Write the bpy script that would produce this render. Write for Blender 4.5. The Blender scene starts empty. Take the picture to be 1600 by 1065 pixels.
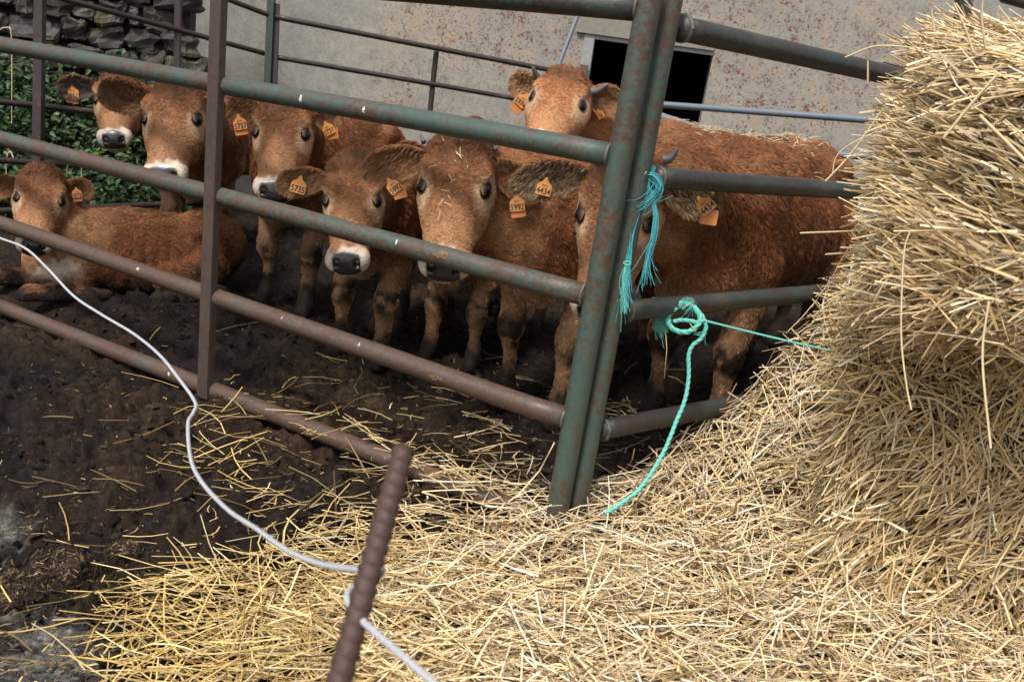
import bpy, math, random
import numpy as np
from math import radians, pi
rng = np.random.default_rng(7)
random.seed(7)
SC = bpy.context.scene
COL = SC.collection

# ------------------------------------------------------------------ camera, light, exposure
FPX, CH, PITCH, ROLL = 1500.0, 1.25, radians(15.6), radians(8.2)
CF = np.array([0, math.cos(PITCH), -math.sin(PITCH)])
_U0 = np.array([0, math.sin(PITCH), math.cos(PITCH)])
CR = math.cos(ROLL) * np.array([1., 0, 0]) + math.sin(ROLL) * _U0
CU = -math.sin(ROLL) * np.array([1., 0, 0]) + math.cos(ROLL) * _U0
CAM = np.array([0, 0, CH])
cam_data = bpy.data.cameras.new('camera')
cam = bpy.data.objects.new('camera', cam_data)
COL.objects.link(cam)
SC.camera = cam
from mathutils import Matrix, Vector
m = Matrix.Identity(4)
for i in range(3):
    m[i][0], m[i][1], m[i][2], m[i][3] = CR[i], CU[i], -CF[i], CAM[i]
cam.matrix_world = m
cam_data.sensor_width = 36.0
cam_data.lens = 36.0 * FPX / 1600.0
cam_data.clip_start = 0.05
cam_data.clip_end = 1000
cam_data.dof.use_dof = True
cam_data.dof.focus_distance = 2.95
cam_data.dof.aperture_fstop = 8.0

world = bpy.data.worlds.new('World')
SC.world = world
world.use_nodes = True
wn = world.node_tree
SUN_EL, SUN_ROT = 58, 205
sky = wn.nodes.new('ShaderNodeTexSky')
sky.sky_type = 'NISHITA'
sky.sun_disc = False
sky.sun_elevation = radians(SUN_EL)
sky.sun_rotation = radians(SUN_ROT)
sky.dust_density = 4.0
sky.air_density = 1.0
sky.ozone_density = 1.0
hsv = wn.nodes.new('ShaderNodeHueSaturation')
hsv.inputs['Saturation'].default_value = 0.45          # overcast: a paler, greyer sky
wn.links.new(sky.outputs[0], hsv.inputs['Color'])
wn.links.new(hsv.outputs[0], wn.nodes['Background'].inputs[0])
wn.nodes['Background'].inputs[1].default_value = 0.085
sun_data = bpy.data.lights.new('sun', 'SUN')
sun_data.energy = 1.5
sun_data.angle = radians(11)
sun_data.color = (1.0, 0.95, 0.87)
sun = bpy.data.objects.new('sun', sun_data)
COL.objects.link(sun)
_az = radians(SUN_ROT)
sdir = Vector((math.sin(_az) * math.cos(radians(SUN_EL)), math.cos(_az) * math.cos(radians(SUN_EL)), math.sin(radians(SUN_EL))))
sun.rotation_euler = sdir.to_track_quat('Z', 'Y').to_euler()
SC.view_settings.view_transform = 'Standard'
SC.view_settings.look = 'None'
SC.view_settings.gamma = 1.0
SC.view_settings.exposure = 1.12
SC.render.engine = 'CYCLES'
SC.cycles.max_bounces = 6
SC.cycles.diffuse_bounces = 3
SC.cycles.glossy_bounces = 2
SC.cycles.transparent_max_bounces = 4

# ------------------------------------------------------------------ helpers
def ray(x, y):
    d = CF * FPX + CR * (x - 800) - CU * (y - 532.5)
    return d / np.linalg.norm(d)
def at(x, y, d):
    return CAM + ray(x, y) * d
def ground(x, y, z=0.):
    d = ray(x, y)
    return CAM + d * (z - CH) / d[2]
def on_plane(x, y, P0, dv):
    n = np.array([dv[1], -dv[0], 0.])
    d = ray(x, y)
    return CAM + d * (((P0 - CAM) @ n) / (d @ n))
def project(P):
    v = P - CAM
    w = np.maximum(v @ CF, 1e-3)
    return 800 + FPX * (v @ CR) / w, 532.5 - FPX * (v @ CU) / w
def unit(v):
    v = np.asarray(v, float)
    return v / np.maximum(np.linalg.norm(v, axis=-1, keepdims=True), 1e-9)

def _hash(ix, iy, iz, seed):
    h = (ix.astype(np.int64) * 374761393 + iy.astype(np.int64) * 668265263 + iz.astype(np.int64) * 2147483647 + seed * 1274126177) & 0xffffffff
    h = ((h ^ (h >> 13)) * 1274126177) & 0xffffffff
    h = (h ^ (h >> 16)) & 0xffffffff
    return h.astype(np.float64) / 2147483647.5 - 1.0
def noise(P, seed=0):
    P = np.asarray(P, float)
    i = np.floor(P).astype(np.int64)
    f = P - i
    f = f * f * (3 - 2 * f)
    out = 0
    for a in (0, 1):
        wx = f[..., 0] if a else 1 - f[..., 0]
        for b in (0, 1):
            wy = f[..., 1] if b else 1 - f[..., 1]
            for c in (0, 1):
                wz = f[..., 2] if c else 1 - f[..., 2]
                out = out + wx * wy * wz * _hash(i[..., 0] + a, i[..., 1] + b, i[..., 2] + c, seed)
    return out
def fbm(P, seed=0, octv=4, gain=.5):
    s, a = 0, 1.0
    for k in range(octv):
        s = s + a * noise(np.asarray(P) * 2.03 ** k + k * 17.3, seed + k)
        a *= gain
    return s
def vnoise(P, seed=0):
    return np.stack([noise(P, seed), noise(P, seed + 11), noise(P, seed + 23)], -1)
def sstep(a, b, x):
    t = np.clip((x - a) / (b - a), 0, 1)
    return t * t * (3 - 2 * t)

def mesh_obj(name, V, F, mat=None, parent=None, smooth=True, colors=None, wet=None):
    """V: n x 3, F: int array (m x 3 / m x 4) or a list of lists."""
    me = bpy.data.meshes.new(name)
    V = np.asarray(V, np.float32)
    if isinstance(F, np.ndarray):
        k = F.shape[1]
        me.vertices.add(len(V)); me.vertices.foreach_set('co', V.ravel())
        me.loops.add(F.size); me.loops.foreach_set('vertex_index', F.astype(np.int32).ravel())
        me.polygons.add(len(F))
        me.polygons.foreach_set('loop_start', np.arange(0, F.size, k, dtype=np.int32))
        me.update(calc_edges=True)
    else:
        me.from_pydata([tuple(v) for v in V], [], F)
        me.update()
    me.polygons.foreach_set('use_smooth', np.full(len(me.polygons), smooth))
    if colors is not None:
        ca = me.color_attributes.new('col', 'FLOAT_COLOR', 'POINT')
        c = np.ones((len(V), 4), np.float32); c[:, :3] = colors
        ca.data.foreach_set('color', c.ravel())
    if wet is not None:
        a = me.attributes.new('wet', 'FLOAT', 'POINT')
        a.data.foreach_set('value', np.asarray(wet, np.float32))
    if mat is not None:
        me.materials.append(mat)
    o = bpy.data.objects.new(name, me)
    COL.objects.link(o)
    if parent is not None:
        o.parent = parent
        o.matrix_parent_inverse = parent_inv(parent)
    return o
def parent_inv(p):
    m = Matrix.Identity(4)
    chain = []
    while p is not None:
        chain.append(p.matrix_parent_inverse @ Matrix.LocRotScale(p.location, p.rotation_euler, p.scale) if p.parent else Matrix.LocRotScale(p.location, p.rotation_euler, p.scale))
        p = p.parent
    for c in reversed(chain):
        m = m @ c
    return m.inverted()
def root(name, loc, label, cat, group=None):
    o = bpy.data.objects.new(name, None)
    o.empty_display_size = .1
    COL.objects.link(o)
    o.location = tuple(float(v) for v in loc)
    tag(o, label, cat, group)
    return o
def tag(o, label=None, cat=None, group=None, kind=None):
    if label: o['label'] = label
    if cat: o['category'] = cat
    if group: o['group'] = group
    if kind: o['kind'] = kind
    return o

def frames(P):
    P = np.asarray(P, float)
    T = np.gradient(P, axis=0)
    T = unit(T)
    n = np.cross(T[0], [0, 0, 1.])
    if np.linalg.norm(n) < 1e-3: n = np.cross(T[0], [0, 1., 0])
    n = unit(n)
    N = []
    for t in T:
        n = unit(n - t * (n @ t)); N.append(n)
    N = np.array(N)
    return T, N, np.cross(T, N)
def tube(P, R, sides=10, rough=0., seed=0, cap=True, rscale=None):
    P = np.asarray(P, float)
    R = np.broadcast_to(np.asarray(R, float), (len(P),))
    T, N, B = frames(P)
    a = np.linspace(0, 2 * pi, sides, endpoint=False)
    rr = R[:, None] * np.ones(sides)
    if rscale is not None: rr = rr * rscale
    V = P[:, None] + rr[..., None] * (np.cos(a)[None, :, None] * N[:, None] + np.sin(a)[None, :, None] * B[:, None])
    if rough:
        V = V + (V - P[:, None]) * (rough * noise(V * 14, seed)[..., None])
    V = V.reshape(-1, 3)
    F = []
    n = len(P)
    i = np.arange(n - 1)[:, None] * sides; j = np.arange(sides)[None]; j2 = (j + 1) % sides
    F = np.stack([i + j, i + j2, i + sides + j2, i + sides + j], -1).reshape(-1, 4)
    if cap:
        V = np.vstack([V, P[0], P[-1]])
        c0, c1 = n * sides, n * sides + 1
        jj = np.arange(sides); j2 = (jj + 1) % sides
        F0 = np.stack([np.full(sides, c0), j2, jj, jj], -1)
        F1 = np.stack([np.full(sides, c1), (n - 1) * sides + jj, (n - 1) * sides + j2, (n - 1) * sides + j2], -1)
        Fl = F.tolist() + [[r[0], r[1], r[2]] for r in F0.tolist()] + [[r[0], r[1], r[2]] for r in F1.tolist()]
        return V, Fl
    return V, F.tolist()
def catmull(P, n=8):
    P = np.asarray(P, float)
    Q = np.vstack([2 * P[0] - P[1], P, 2 * P[-1] - P[-2]])
    out = []
    for i in range(1, len(Q) - 2):
        t = np.linspace(0, 1, n, endpoint=False)[:, None]
        a, b, c, d = Q[i - 1], Q[i], Q[i + 1], Q[i + 2]
        out.append(.5 * (2 * b + (c - a) * t + (2 * a - 5 * b + 4 * c - d) * t ** 2 + (3 * b - a - 3 * c + d) * t ** 3))
    out.append(P[-1][None])
    return np.vstack(out)
def join(parts):
    V, F, o = [], [], 0
    for v, f in parts:
        V.append(v)
        F += [[i + o for i in q] for q in f]
        o += len(v)
    return np.vstack(V), F
def box(c, sx, sy, sz, X=(1, 0, 0), Y=(0, 1, 0), Z=(0, 0, 1)):
    X, Y, Z = map(np.asarray, (X, Y, Z))
    V = [np.asarray(c) + X * a * sx / 2 + Y * b * sy / 2 + Z * d * sz / 2 for a in (-1, 1) for b in (-1, 1) for d in (-1, 1)]
    return np.array(V), [[0, 1, 3, 2], [4, 6, 7, 5], [0, 4, 5, 1], [2, 3, 7, 6], [0, 2, 6, 4], [1, 5, 7, 3]]

# ------------------------------------------------------------------ materials
def mat(name):
    m = bpy.data.materials.new(name)
    m.use_nodes = True
    nt = m.node_tree
    return m, nt, nt.nodes['Principled BSDF']
def N(nt, t, **kw):
    n = nt.nodes.new('ShaderNode' + t)
    for k, v in kw.items():
        if k in n.inputs.keys(): n.inputs[k].default_value = v
        else: setattr(n, k, v)
    return n
def ramp(nt, src, stops):
    r = N(nt, 'ValToRGB')
    e = r.color_ramp.elements
    while len(e) < len(stops): e.new(.5)
    for el, (p, c) in zip(e, stops):
        el.position = p
        el.color = (*c, 1) if len(c) == 3 else c
    nt.links.new(src, r.inputs[0])
    return r
def texco(nt, scale=(1, 1, 1)):
    g = N(nt, 'NewGeometry'); mp = N(nt, 'Mapping')
    mp.inputs['Scale'].default_value = scale
    nt.links.new(g.outputs['Position'], mp.inputs[0])
    return mp.outputs[0]
def noise_n(nt, co, scale, detail=5, rough=.6):
    n = N(nt, 'TexNoise'); n.inputs['Scale'].default_value = scale; n.inputs['Detail'].default_value = detail; n.inputs['Roughness'].default_value = rough
    nt.links.new(co, n.inputs['Vector'])
    return n.outputs['Fac']
def mixc(nt, f, a, b, mode='MIX'):
    x = N(nt, 'Mix'); x.data_type = 'RGBA'; x.blend_type = mode
    for s, v in ((0, f), (6, a), (7, b)):
        if hasattr(v, 'is_linked') or hasattr(v, 'links'): nt.links.new(v, x.inputs[s])
        elif s == 0: x.inputs[s].default_value = v
        else: x.inputs[s].default_value = (*v, 1)
    return x.outputs[2]
def math_n(nt, op, a, b=0.):
    x = N(nt, 'Math'); x.operation = op
    for s, v in ((0, a), (1, b)):
        if hasattr(v, 'links'): nt.links.new(v, x.inputs[s])
        else: x.inputs[s].default_value = v
    return x.outputs[0]
def bump(nt, bs, h, strength=.4, dist=.01):
    b = N(nt, 'Bump'); b.inputs['Strength'].default_value = strength; b.inputs['Distance'].default_value = dist
    nt.links.new(h, b.inputs['Height']); nt.links.new(b.outputs[0], bs.inputs['Normal'])

def rail_material(name, thr, green_col=(.054, .084, .070), brown_col=(.090, .055, .040), ):
    m, nt, bs = mat(name)
    co = texco(nt)
    n1 = math_n(nt, 'ADD', math_n(nt, 'MULTIPLY', noise_n(nt, co, 5, 8, .75), .55), math_n(nt, 'MULTIPLY', noise_n(nt, co, 24, 8, .8), .45))
    n2 = noise_n(nt, co, 60, 6, .7)
    s = math_n(nt, 'ADD', n1, math_n(nt, 'MULTIPLY', n2, .35))
    k = ramp(nt, s, [(thr - .055, (0, 0, 0)), (thr + .045, (1, 1, 1))]).outputs[0]
    g2 = mixc(nt, n2, tuple(c * .62 for c in green_col), tuple(c * 1.45 for c in green_col))
    b2 = mixc(nt, n2, tuple(c * .45 for c in brown_col), tuple(c * 1.5 for c in brown_col))
    c = mixc(nt, k, b2, g2)
    # rust spots, grime, pale flecks
    n3 = noise_n(nt, co, 26, 5, .7)
    rust = ramp(nt, n3, [(.62, (0, 0, 0)), (.68, (1, 1, 1))]).outputs[0]
    c = mixc(nt, math_n(nt, 'MULTIPLY', rust, .6), c, (.16, .07, .035))
    n4 = noise_n(nt, co, 140, 3, .6)
    fl = ramp(nt, n4, [(.71, (0, 0, 0)), (.74, (1, 1, 1))]).outputs[0]
    c = mixc(nt, math_n(nt, 'MULTIPLY', fl, .5), c, (.5, .45, .38))
    n5 = noise_n(nt, co, 5.1, 4, .6)
    dirt = ramp(nt, n5, [(.55, (0, 0, 0)), (.7, (1, 1, 1))]).outputs[0]
    c = mixc(nt, math_n(nt, 'MULTIPLY', dirt, .6), c, (.1, .07, .05))
    nt.links.new(c, bs.inputs['Base Color'])
    r = ramp(nt, n2, [(.3, (.33,) * 3), (.7, (.55,) * 3)]).outputs[0]
    nt.links.new(r, bs.inputs['Roughness'])
    bs.inputs['Specular IOR Level'].default_value = .45
    bump(nt, bs, math_n(nt, 'ADD', math_n(nt, 'MULTIPLY', k, .5), n2), .5, .0016)
    return m
M_rail_green = rail_material('rail_paint_green', .655)
M_rail_mix = rail_material('rail_paint_mixed', .70)
M_rail_brown = rail_material('rail_paint_brown', .765)
M_rail_dark = rail_material('rail_paint_dark', .68, (.032, .050, .042), (.046, .032, .030))
M_bar = rail_material('upright_paint', .78, (.06, .07, .06), (.075, .052, .045))
M_fence = rail_material('back_fence_paint', .75, (.022, .032, .024), (.034, .023, .020))
M_fence_post = rail_material('fence_post_paint', .55, (.02, .042, .032), (.05, .03, .03))
def simple(name, col, rough=.6, metallic=0., nscale=40, var=.35, bmp=.3, bd=.002, spec=.5):
    m, nt, bs = mat(name)
    co = texco(nt)
    n = noise_n(nt, co, nscale, 6, .65)
    c = mixc(nt, n, tuple(x * (1 - var) for x in col), tuple(min(1, x * (1 + var)) for x in col))
    nt.links.new(c, bs.inputs['Base Color'])
    bs.inputs['Roughness'].default_value = rough
    bs.inputs['Metallic'].default_value = metallic
    bs.inputs['Specular IOR Level'].default_value = spec
    bump(nt, bs, n, bmp, bd)
    return m
M_galv = simple('galvanised_steel', (.18, .215, .25), .45, .3, 60)
M_weld = simple('weld_bead', (.10, .10, .085), .5, .2, 150, .5, .8)
M_rebar = simple('rusty_rebar', (.060, .030, .023), .62, 0, 130, .55, .6)
M_rebar_cut = simple('rebar_cut_end', (.26, .11, .05), .7, 0, 200, .4)
M_whiterope = simple('electric_rope', (.42, .43, .45), .6, 0, 300, .25, .6)
M_twine_blue = simple('blue_twine', (.06, .37, .42), .6, 0, 200, .4)
M_twine_teal = simple('teal_twine', (.13, .50, .42), .55, 0, 300, .25)
M_tag = simple('tag_yellow', (.60, .25, .06), .45, 0, 120, .18, .1)
M_tag_or = simple('tag_orange', (.50, .16, .03), .45, 0, 120, .2, .1)
M_ink = simple('tag_print', (.02, .02, .02), .6, 0, 100, .1, .0)
M_horn = simple('horn', (.11, .105, .105), .42, 0, 90, .5, .5)
M_knotstraw = simple('dry_straw', (.62, .5, .3), .6)
m_, nt_, bs_ = mat('calf_eye'); M_eye = m_
bs_.inputs['Base Color'].default_value = (.006, .005, .006, 1); bs_.inputs['Roughness'].default_value = .10; bs_.inputs['Specular IOR Level'].default_value = .3
M_lid = simple('eye_rim', (.03, .02, .016), .4)
def attr_mat(name, wet=False, rough=.75, bscale=None, sheen=0., spec=.3, noise_amt=.0):
    m, nt, bs = mat(name)
    a = N(nt, 'Attribute'); a.attribute_name = 'col'
    src = a.outputs['Color']
    if noise_amt:
        n = noise_n(nt, texco(nt), bscale * .6, 5, .7)
        f = ramp(nt, n, [(.2, (1 - noise_amt,) * 3), (.8, (1 + noise_amt,) * 3)]).outputs[0]
        src = mixc(nt, 1.0, src, f, 'MULTIPLY')
    nt.links.new(src, bs.inputs['Base Color'])
    bs.inputs['Roughness'].default_value = rough
    bs.inputs['Specular IOR Level'].default_value = spec
    if wet:
        w = N(nt, 'Attribute'); w.attribute_name = 'wet'
        r = math_n(nt, 'MULTIPLY_ADD', w.outputs['Fac'], -.5)
        r.node.inputs[2].default_value = rough
        nt.links.new(r, bs.inputs['Roughness'])
        nt.links.new(math_n(nt, 'MULTIPLY', w.outputs['Fac'], .8), bs.inputs['Coat Weight'])
        bs.inputs['Coat Roughness'].default_value = .25
    if bscale:
        n = noise_n(nt, texco(nt), bscale, 5, .7)
        bump(nt, bs, n, .5, .003)
    return m
M_hide = attr_mat('calf_hide', True, .7, 160, noise_amt=.25)
M_hair = attr_mat('calf_hair', False, .5, spec=.28)
M_straw = attr_mat('straw', False, .55, spec=.35)
M_leaf = attr_mat('leaf', False, .5, spec=.4)
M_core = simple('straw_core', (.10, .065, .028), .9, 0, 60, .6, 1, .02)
M_stone = None

# ------------------------------------------------------------------ implicit surfaces -> one continuous mesh
def surface_nets(vals, X, Y, Z, smooth=2):
    neg = vals < 0
    c = np.zeros(tuple(s - 1 for s in vals.shape), np.int8)
    for a in (0, 1):
        for b in (0, 1):
            for d in (0, 1):
                c += neg[a:vals.shape[0] - 1 + a, b:vals.shape[1] - 1 + b, d:vals.shape[2] - 1 + d]
    act = np.argwhere((c > 0) & (c < 8))
    idx = -np.ones(c.shape, np.int64)
    idx[act[:, 0], act[:, 1], act[:, 2]] = np.arange(len(act))
    S = np.zeros((len(act), 3)); W = np.zeros(len(act))
    corners = [(a, b, d) for a in (0, 1) for b in (0, 1) for d in (0, 1)]
    def pt(o): return np.stack([X[act[:, 0] + o[0]], Y[act[:, 1] + o[1]], Z[act[:, 2] + o[2]]], -1)
    def vl(o): return vals[act[:, 0] + o[0], act[:, 1] + o[1], act[:, 2] + o[2]]
    for i, o in enumerate(corners):
        for ax in range(3):
            if o[ax] == 1: continue
            q = list(o); q[ax] = 1
            v0, v1 = vl(o), vl(q)
            mk = (v0 < 0) != (v1 < 0)
            t = np.where(mk, v0 / np.where(mk, v0 - v1, 1), 0)
            S += np.where(mk[:, None], pt(o) + t[:, None] * (pt(q) - pt(o)), 0)
            W += mk
    V = S / W[:, None]
    quads = []
    for ax in range(3):
        n0 = np.take(neg, range(neg.shape[ax] - 1), ax); n1 = np.take(neg, range(1, neg.shape[ax]), ax)
        e = np.argwhere(n0 != n1)
        b1, b2 = [(1, 2), (2, 0), (0, 1)][ax]
        ok = (e[:, b1] > 0) & (e[:, b2] > 0) & (e[:, b1] < vals.shape[b1] - 1) & (e[:, b2] < vals.shape[b2] - 1)
        e = e[ok]
        flip = n0[e[:, 0], e[:, 1], e[:, 2]]
        def cell(d1, d2):
            q = e.copy(); q[:, b1] -= d1; q[:, b2] -= d2
            return idx[q[:, 0], q[:, 1], q[:, 2]]
        q = np.stack([cell(1, 1), cell(0, 1), cell(0, 0), cell(1, 0)], -1)
        q = np.where(flip[:, None], q, q[:, ::-1])
        quads.append(q)
    F = np.vstack(quads)
    F = F[(F >= 0).all(1)]
    for _ in range(smooth):
        acc = np.zeros_like(V); cnt = np.zeros(len(V))
        for a, b in ((0, 1), (1, 2), (2, 3), (3, 0)):
            np.add.at(acc, F[:, a], V[F[:, b]]); np.add.at(cnt, F[:, a], 1)
            np.add.at(acc, F[:, b], V[F[:, a]]); np.add.at(cnt, F[:, b], 1)
        V = V * .5 + .5 * acc / np.maximum(cnt, 1)[:, None]
    return V, F
def vert_normals(V, F):
    n = np.cross(V[F[:, 2]] - V[F[:, 0]], V[F[:, 3]] - V[F[:, 1]])
    out = np.zeros_like(V)
    for k in range(4): np.add.at(out, F[:, k], n)
    return unit(out)
def smin(a, b, k):
    h = np.clip(.5 + .5 * (b - a) / k, 0, 1)
    return b * (1 - h) + a * h - k * h * (1 - h)
class Field:
    def __init__(s, X, Y, Z):
        s.X, s.Y, s.Z = X, Y, Z
        s.v = np.ones((len(X), len(Y), len(Z)), np.float32)
    def sub(s, lo, hi):
        sl = tuple(slice(max(0, np.searchsorted(A, l) - 1), np.searchsorted(A, h) + 1) for A, l, h in zip((s.X, s.Y, s.Z), lo, hi))
        P = np.stack(np.meshgrid(s.X[sl[0]], s.Y[sl[1]], s.Z[sl[2]], indexing='ij'), -1)
        return sl, P
    def add(s, d, sl, k):
        s.v[sl] = smin(s.v[sl], d, k)
    def cone(s, a, b, ra, rb, k=.04):
        a, b = np.array(a, float), np.array(b, float)
        mg = max(ra, rb) + k + .04
        sl, P = s.sub(np.minimum(a, b) - mg, np.maximum(a, b) + mg)
        if P.size == 0: return
        ab = b - a
        t = np.clip(((P - a) @ ab) / max(ab @ ab, 1e-9), 0, 1)
        d = np.linalg.norm(P - a - t[..., None] * ab, axis=-1) - (ra + (rb - ra) * t)
        s.add(d, sl, k)
    def ell(s, c, r, k=.04, R=None, cut=False):
        c, r = np.array(c, float), np.array(r, float)
        mg = (r.max() if R is not None else r) + k + .04
        sl, P = s.sub(c - mg, c + mg)
        if P.size == 0: return
        q = P - c
        if R is not None: q = q @ np.asarray(R).T          # rows of R are the local axes
        q1 = q / r
        l1 = np.linalg.norm(q1, axis=-1); l2 = np.linalg.norm(q1 / r, axis=-1)
        d = l1 * (l1 - 1) / np.maximum(l2, 1e-6)
        if cut: s.v[sl] = -smin(-s.v[sl], d, k)
        else: s.add(d, sl, k)

# ------------------------------------------------------------------ fibres: hair curves on a surface
def sample_surface(V, F, n, weight=None):
    T = np.vstack([F[:, [0, 1, 2]], F[:, [0, 2, 3]]])
    A = np.linalg.norm(np.cross(V[T[:, 1]] - V[T[:, 0]], V[T[:, 2]] - V[T[:, 0]]), axis=1) * .5
    w = A if weight is None else A * weight[T].mean(1)
    if w.sum() <= 0: return None
    p = np.cumsum(w) / w.sum()
    t = np.minimum(np.searchsorted(p, rng.random(n)), len(T) - 1)
    u, v = rng.random(n), rng.random(n)
    k = u + v > 1; u[k] = 1 - u[k]; v[k] = 1 - v[k]
    B = np.stack([1 - u - v, u, v], -1)
    return T[t], B
def hair_object(name, pts, rad, colors, material, parent):
    """pts: n x k x 3, rad: n x k, colors: n x 3"""
    n, k = pts.shape[:2]
    hc = bpy.data.hair_curves.new(name)
    hc.add_curves([k] * n)
    hc.attributes['position'].data.foreach_set('vector', pts.astype(np.float32).ravel()) if 'position' in hc.attributes else None
    r = hc.attributes.get('radius') or hc.attributes.new('radius', 'FLOAT', 'POINT')
    r.data.foreach_set('value', rad.astype(np.float32).ravel())
    c = hc.attributes.new('col', 'FLOAT_COLOR', 'CURVE')
    cc = np.ones((n, 4), np.float32); cc[:, :3] = colors
    c.data.foreach_set('color', cc.ravel())
    hc.materials.append(material)
    o = bpy.data.objects.new(name, hc)
    COL.objects.link(o)
    if parent is not None:
        o.parent = parent
        o.matrix_parent_inverse = parent_inv(parent)
    o['kind'] = 'stuff'
    return o
def grow(P, Nn, flow, length, curl, seed, lift=.35, k=4, gravity=.0):
    """strand points from roots, normals, flow directions and lengths"""
    n = len(P)
    fl = flow + .45 * vnoise(P * 14, seed) + .30 * vnoise(P * 42, seed + 3) + curl[:, None] * vnoise(P * 90, seed + 5) + .14 * rng.normal(size=(n, 3))
    fl = unit(fl - Nn * np.sum(fl * Nn, -1, keepdims=True))
    clump = .5 + .5 * noise(P * 70, seed + 9)
    pts = [P - Nn * .001]
    step = length / (k - 1)
    d = unit(fl + Nn * (lift + .35 * clump[:, None] + .1 * rng.random((n, 1))))
    cur = P
    for j in range(1, k):
        cur = cur + d * step[:, None]
        pts.append(cur)
        d = unit(d - Nn * .22 * (lift / .35) + .25 * curl[:, None] * vnoise(cur * 60, seed + 40 + j) + np.array([0, 0, -gravity]))
    return np.stack(pts, 1)
def clump(pts, per, amount, seed):
    """draw each strand's tip towards its nearest guide strand; returns the points and a shade shared by each tuft"""
    from mathutils.kdtree import KDTree
    n = len(pts); g = max(4, n // per)
    r_ = np.random.default_rng(seed)
    gi = r_.choice(n, g, replace=False)
    kd = KDTree(g)
    for q, i_ in enumerate(gi): kd.insert(pts[i_, 0], q)
    kd.balance()
    near = np.array([kd.find(p)[1] for p in pts[:, 0]])
    G_ = pts[gi[near]]
    d0 = G_[:, :1] - pts[:, :1]
    ok = (np.linalg.norm(d0[:, 0], axis=1) < .03)[:, None, None]
    t = (np.linspace(0, 1, pts.shape[1]) ** 1.2)[None, :, None] * amount
    out = np.where(ok, pts * (1 - t) + (G_) * t, pts)
    shade = r_.random(g)[near]
    dist = np.linalg.norm(d0[:, 0], axis=1)
    return out, shade, dist
def taper(n, k, r0):
    t = np.linspace(1, .25, k)
    return (np.broadcast_to(np.asarray(r0), (n,))[:, None] * t[None])

# ------------------------------------------------------------------ calves
HF = np.array([-.045, -.02, .03, .08, .125, .17, .22, .27, .315, .35, .38, .402, .416])
HW = np.array([.076, .098, .106, .110, .116, .108, .090, .076, .069, .070, .071, .060, .032])
HT = np.array([.040, .078, .094, .098, .094, .083, .071, .060, .050, .045, .036, .020, .000])
HB = np.array([-.06, -.09, -.105, -.118, -.124, -.126, -.112, -.092, -.078, -.072, -.066, -.056, -.040])
EYE_F, EYE_S, EYE_U, EYE_R = .152, .0885, .048, .0200
FUR = (.33, .140, .058); FUR_DARK = (.115, .040, .016); FUR_RED = (.235, .086, .032)
CREAM = (.62, .42, .25); WHITE = (.72, .62, .50); MUD = (.024, .016, .011)

def head_sdf(f, u, s):
    w = np.interp(f, HF, HW); t = np.interp(f, HF, HT); b = np.interp(f, HF, HB)
    c, h = (t + b) / 2, (t - b) / 2
    nn = 2.35
    # the lower jaw is narrower than the forehead
    wl = w * np.where(u < c, 1 - .28 * np.clip((c - u) / h, 0, 1.3), 1.0)
    q = ((np.abs(s) / wl) ** nn + (np.abs(u - c) / h) ** nn) ** (1 / nn)
    d = (q - 1) * np.minimum(w, h)
    e = np.maximum(HF[0] - f, f - HF[-1])
    return np.where(e > 0, np.sqrt(np.maximum(d, 0) ** 2 + e ** 2), d)

def head_frame(S):
    if 'head' in S:
        P = np.array(S['head'][0]); f = unit(np.array(S['head'][1]))
        u = unit(np.array([0, 0, 1.]) - f * f[2])
        return P, f, u, np.cross(f, u)
    P = at(*S['poll'], S['d'])
    L = .446 * S.get('hs', 1.0)
    dn = ray(*S['nose'])
    # distance at which the muzzle lies L from the poll, on the near side
    b = -2 * (dn @ (P - CAM)); c = (P - CAM) @ (P - CAM) - L * L
    disc = b * b - 4 * c
    t = (-b - math.sqrt(disc)) / 2 if disc > 0 else -b / 2
    Nn = CAM + dn * t
    f = unit(Nn - P)
    u = unit((CAM - P) - f * ((CAM - P) @ f))
    s = np.cross(f, u)
    a = radians(S.get('spin', 0))
    u2 = math.cos(a) * u + math.sin(a) * (s)
    u2 = unit(u2)
    s2 = np.cross(f, u2)
    return P, f, u2, s2

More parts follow.
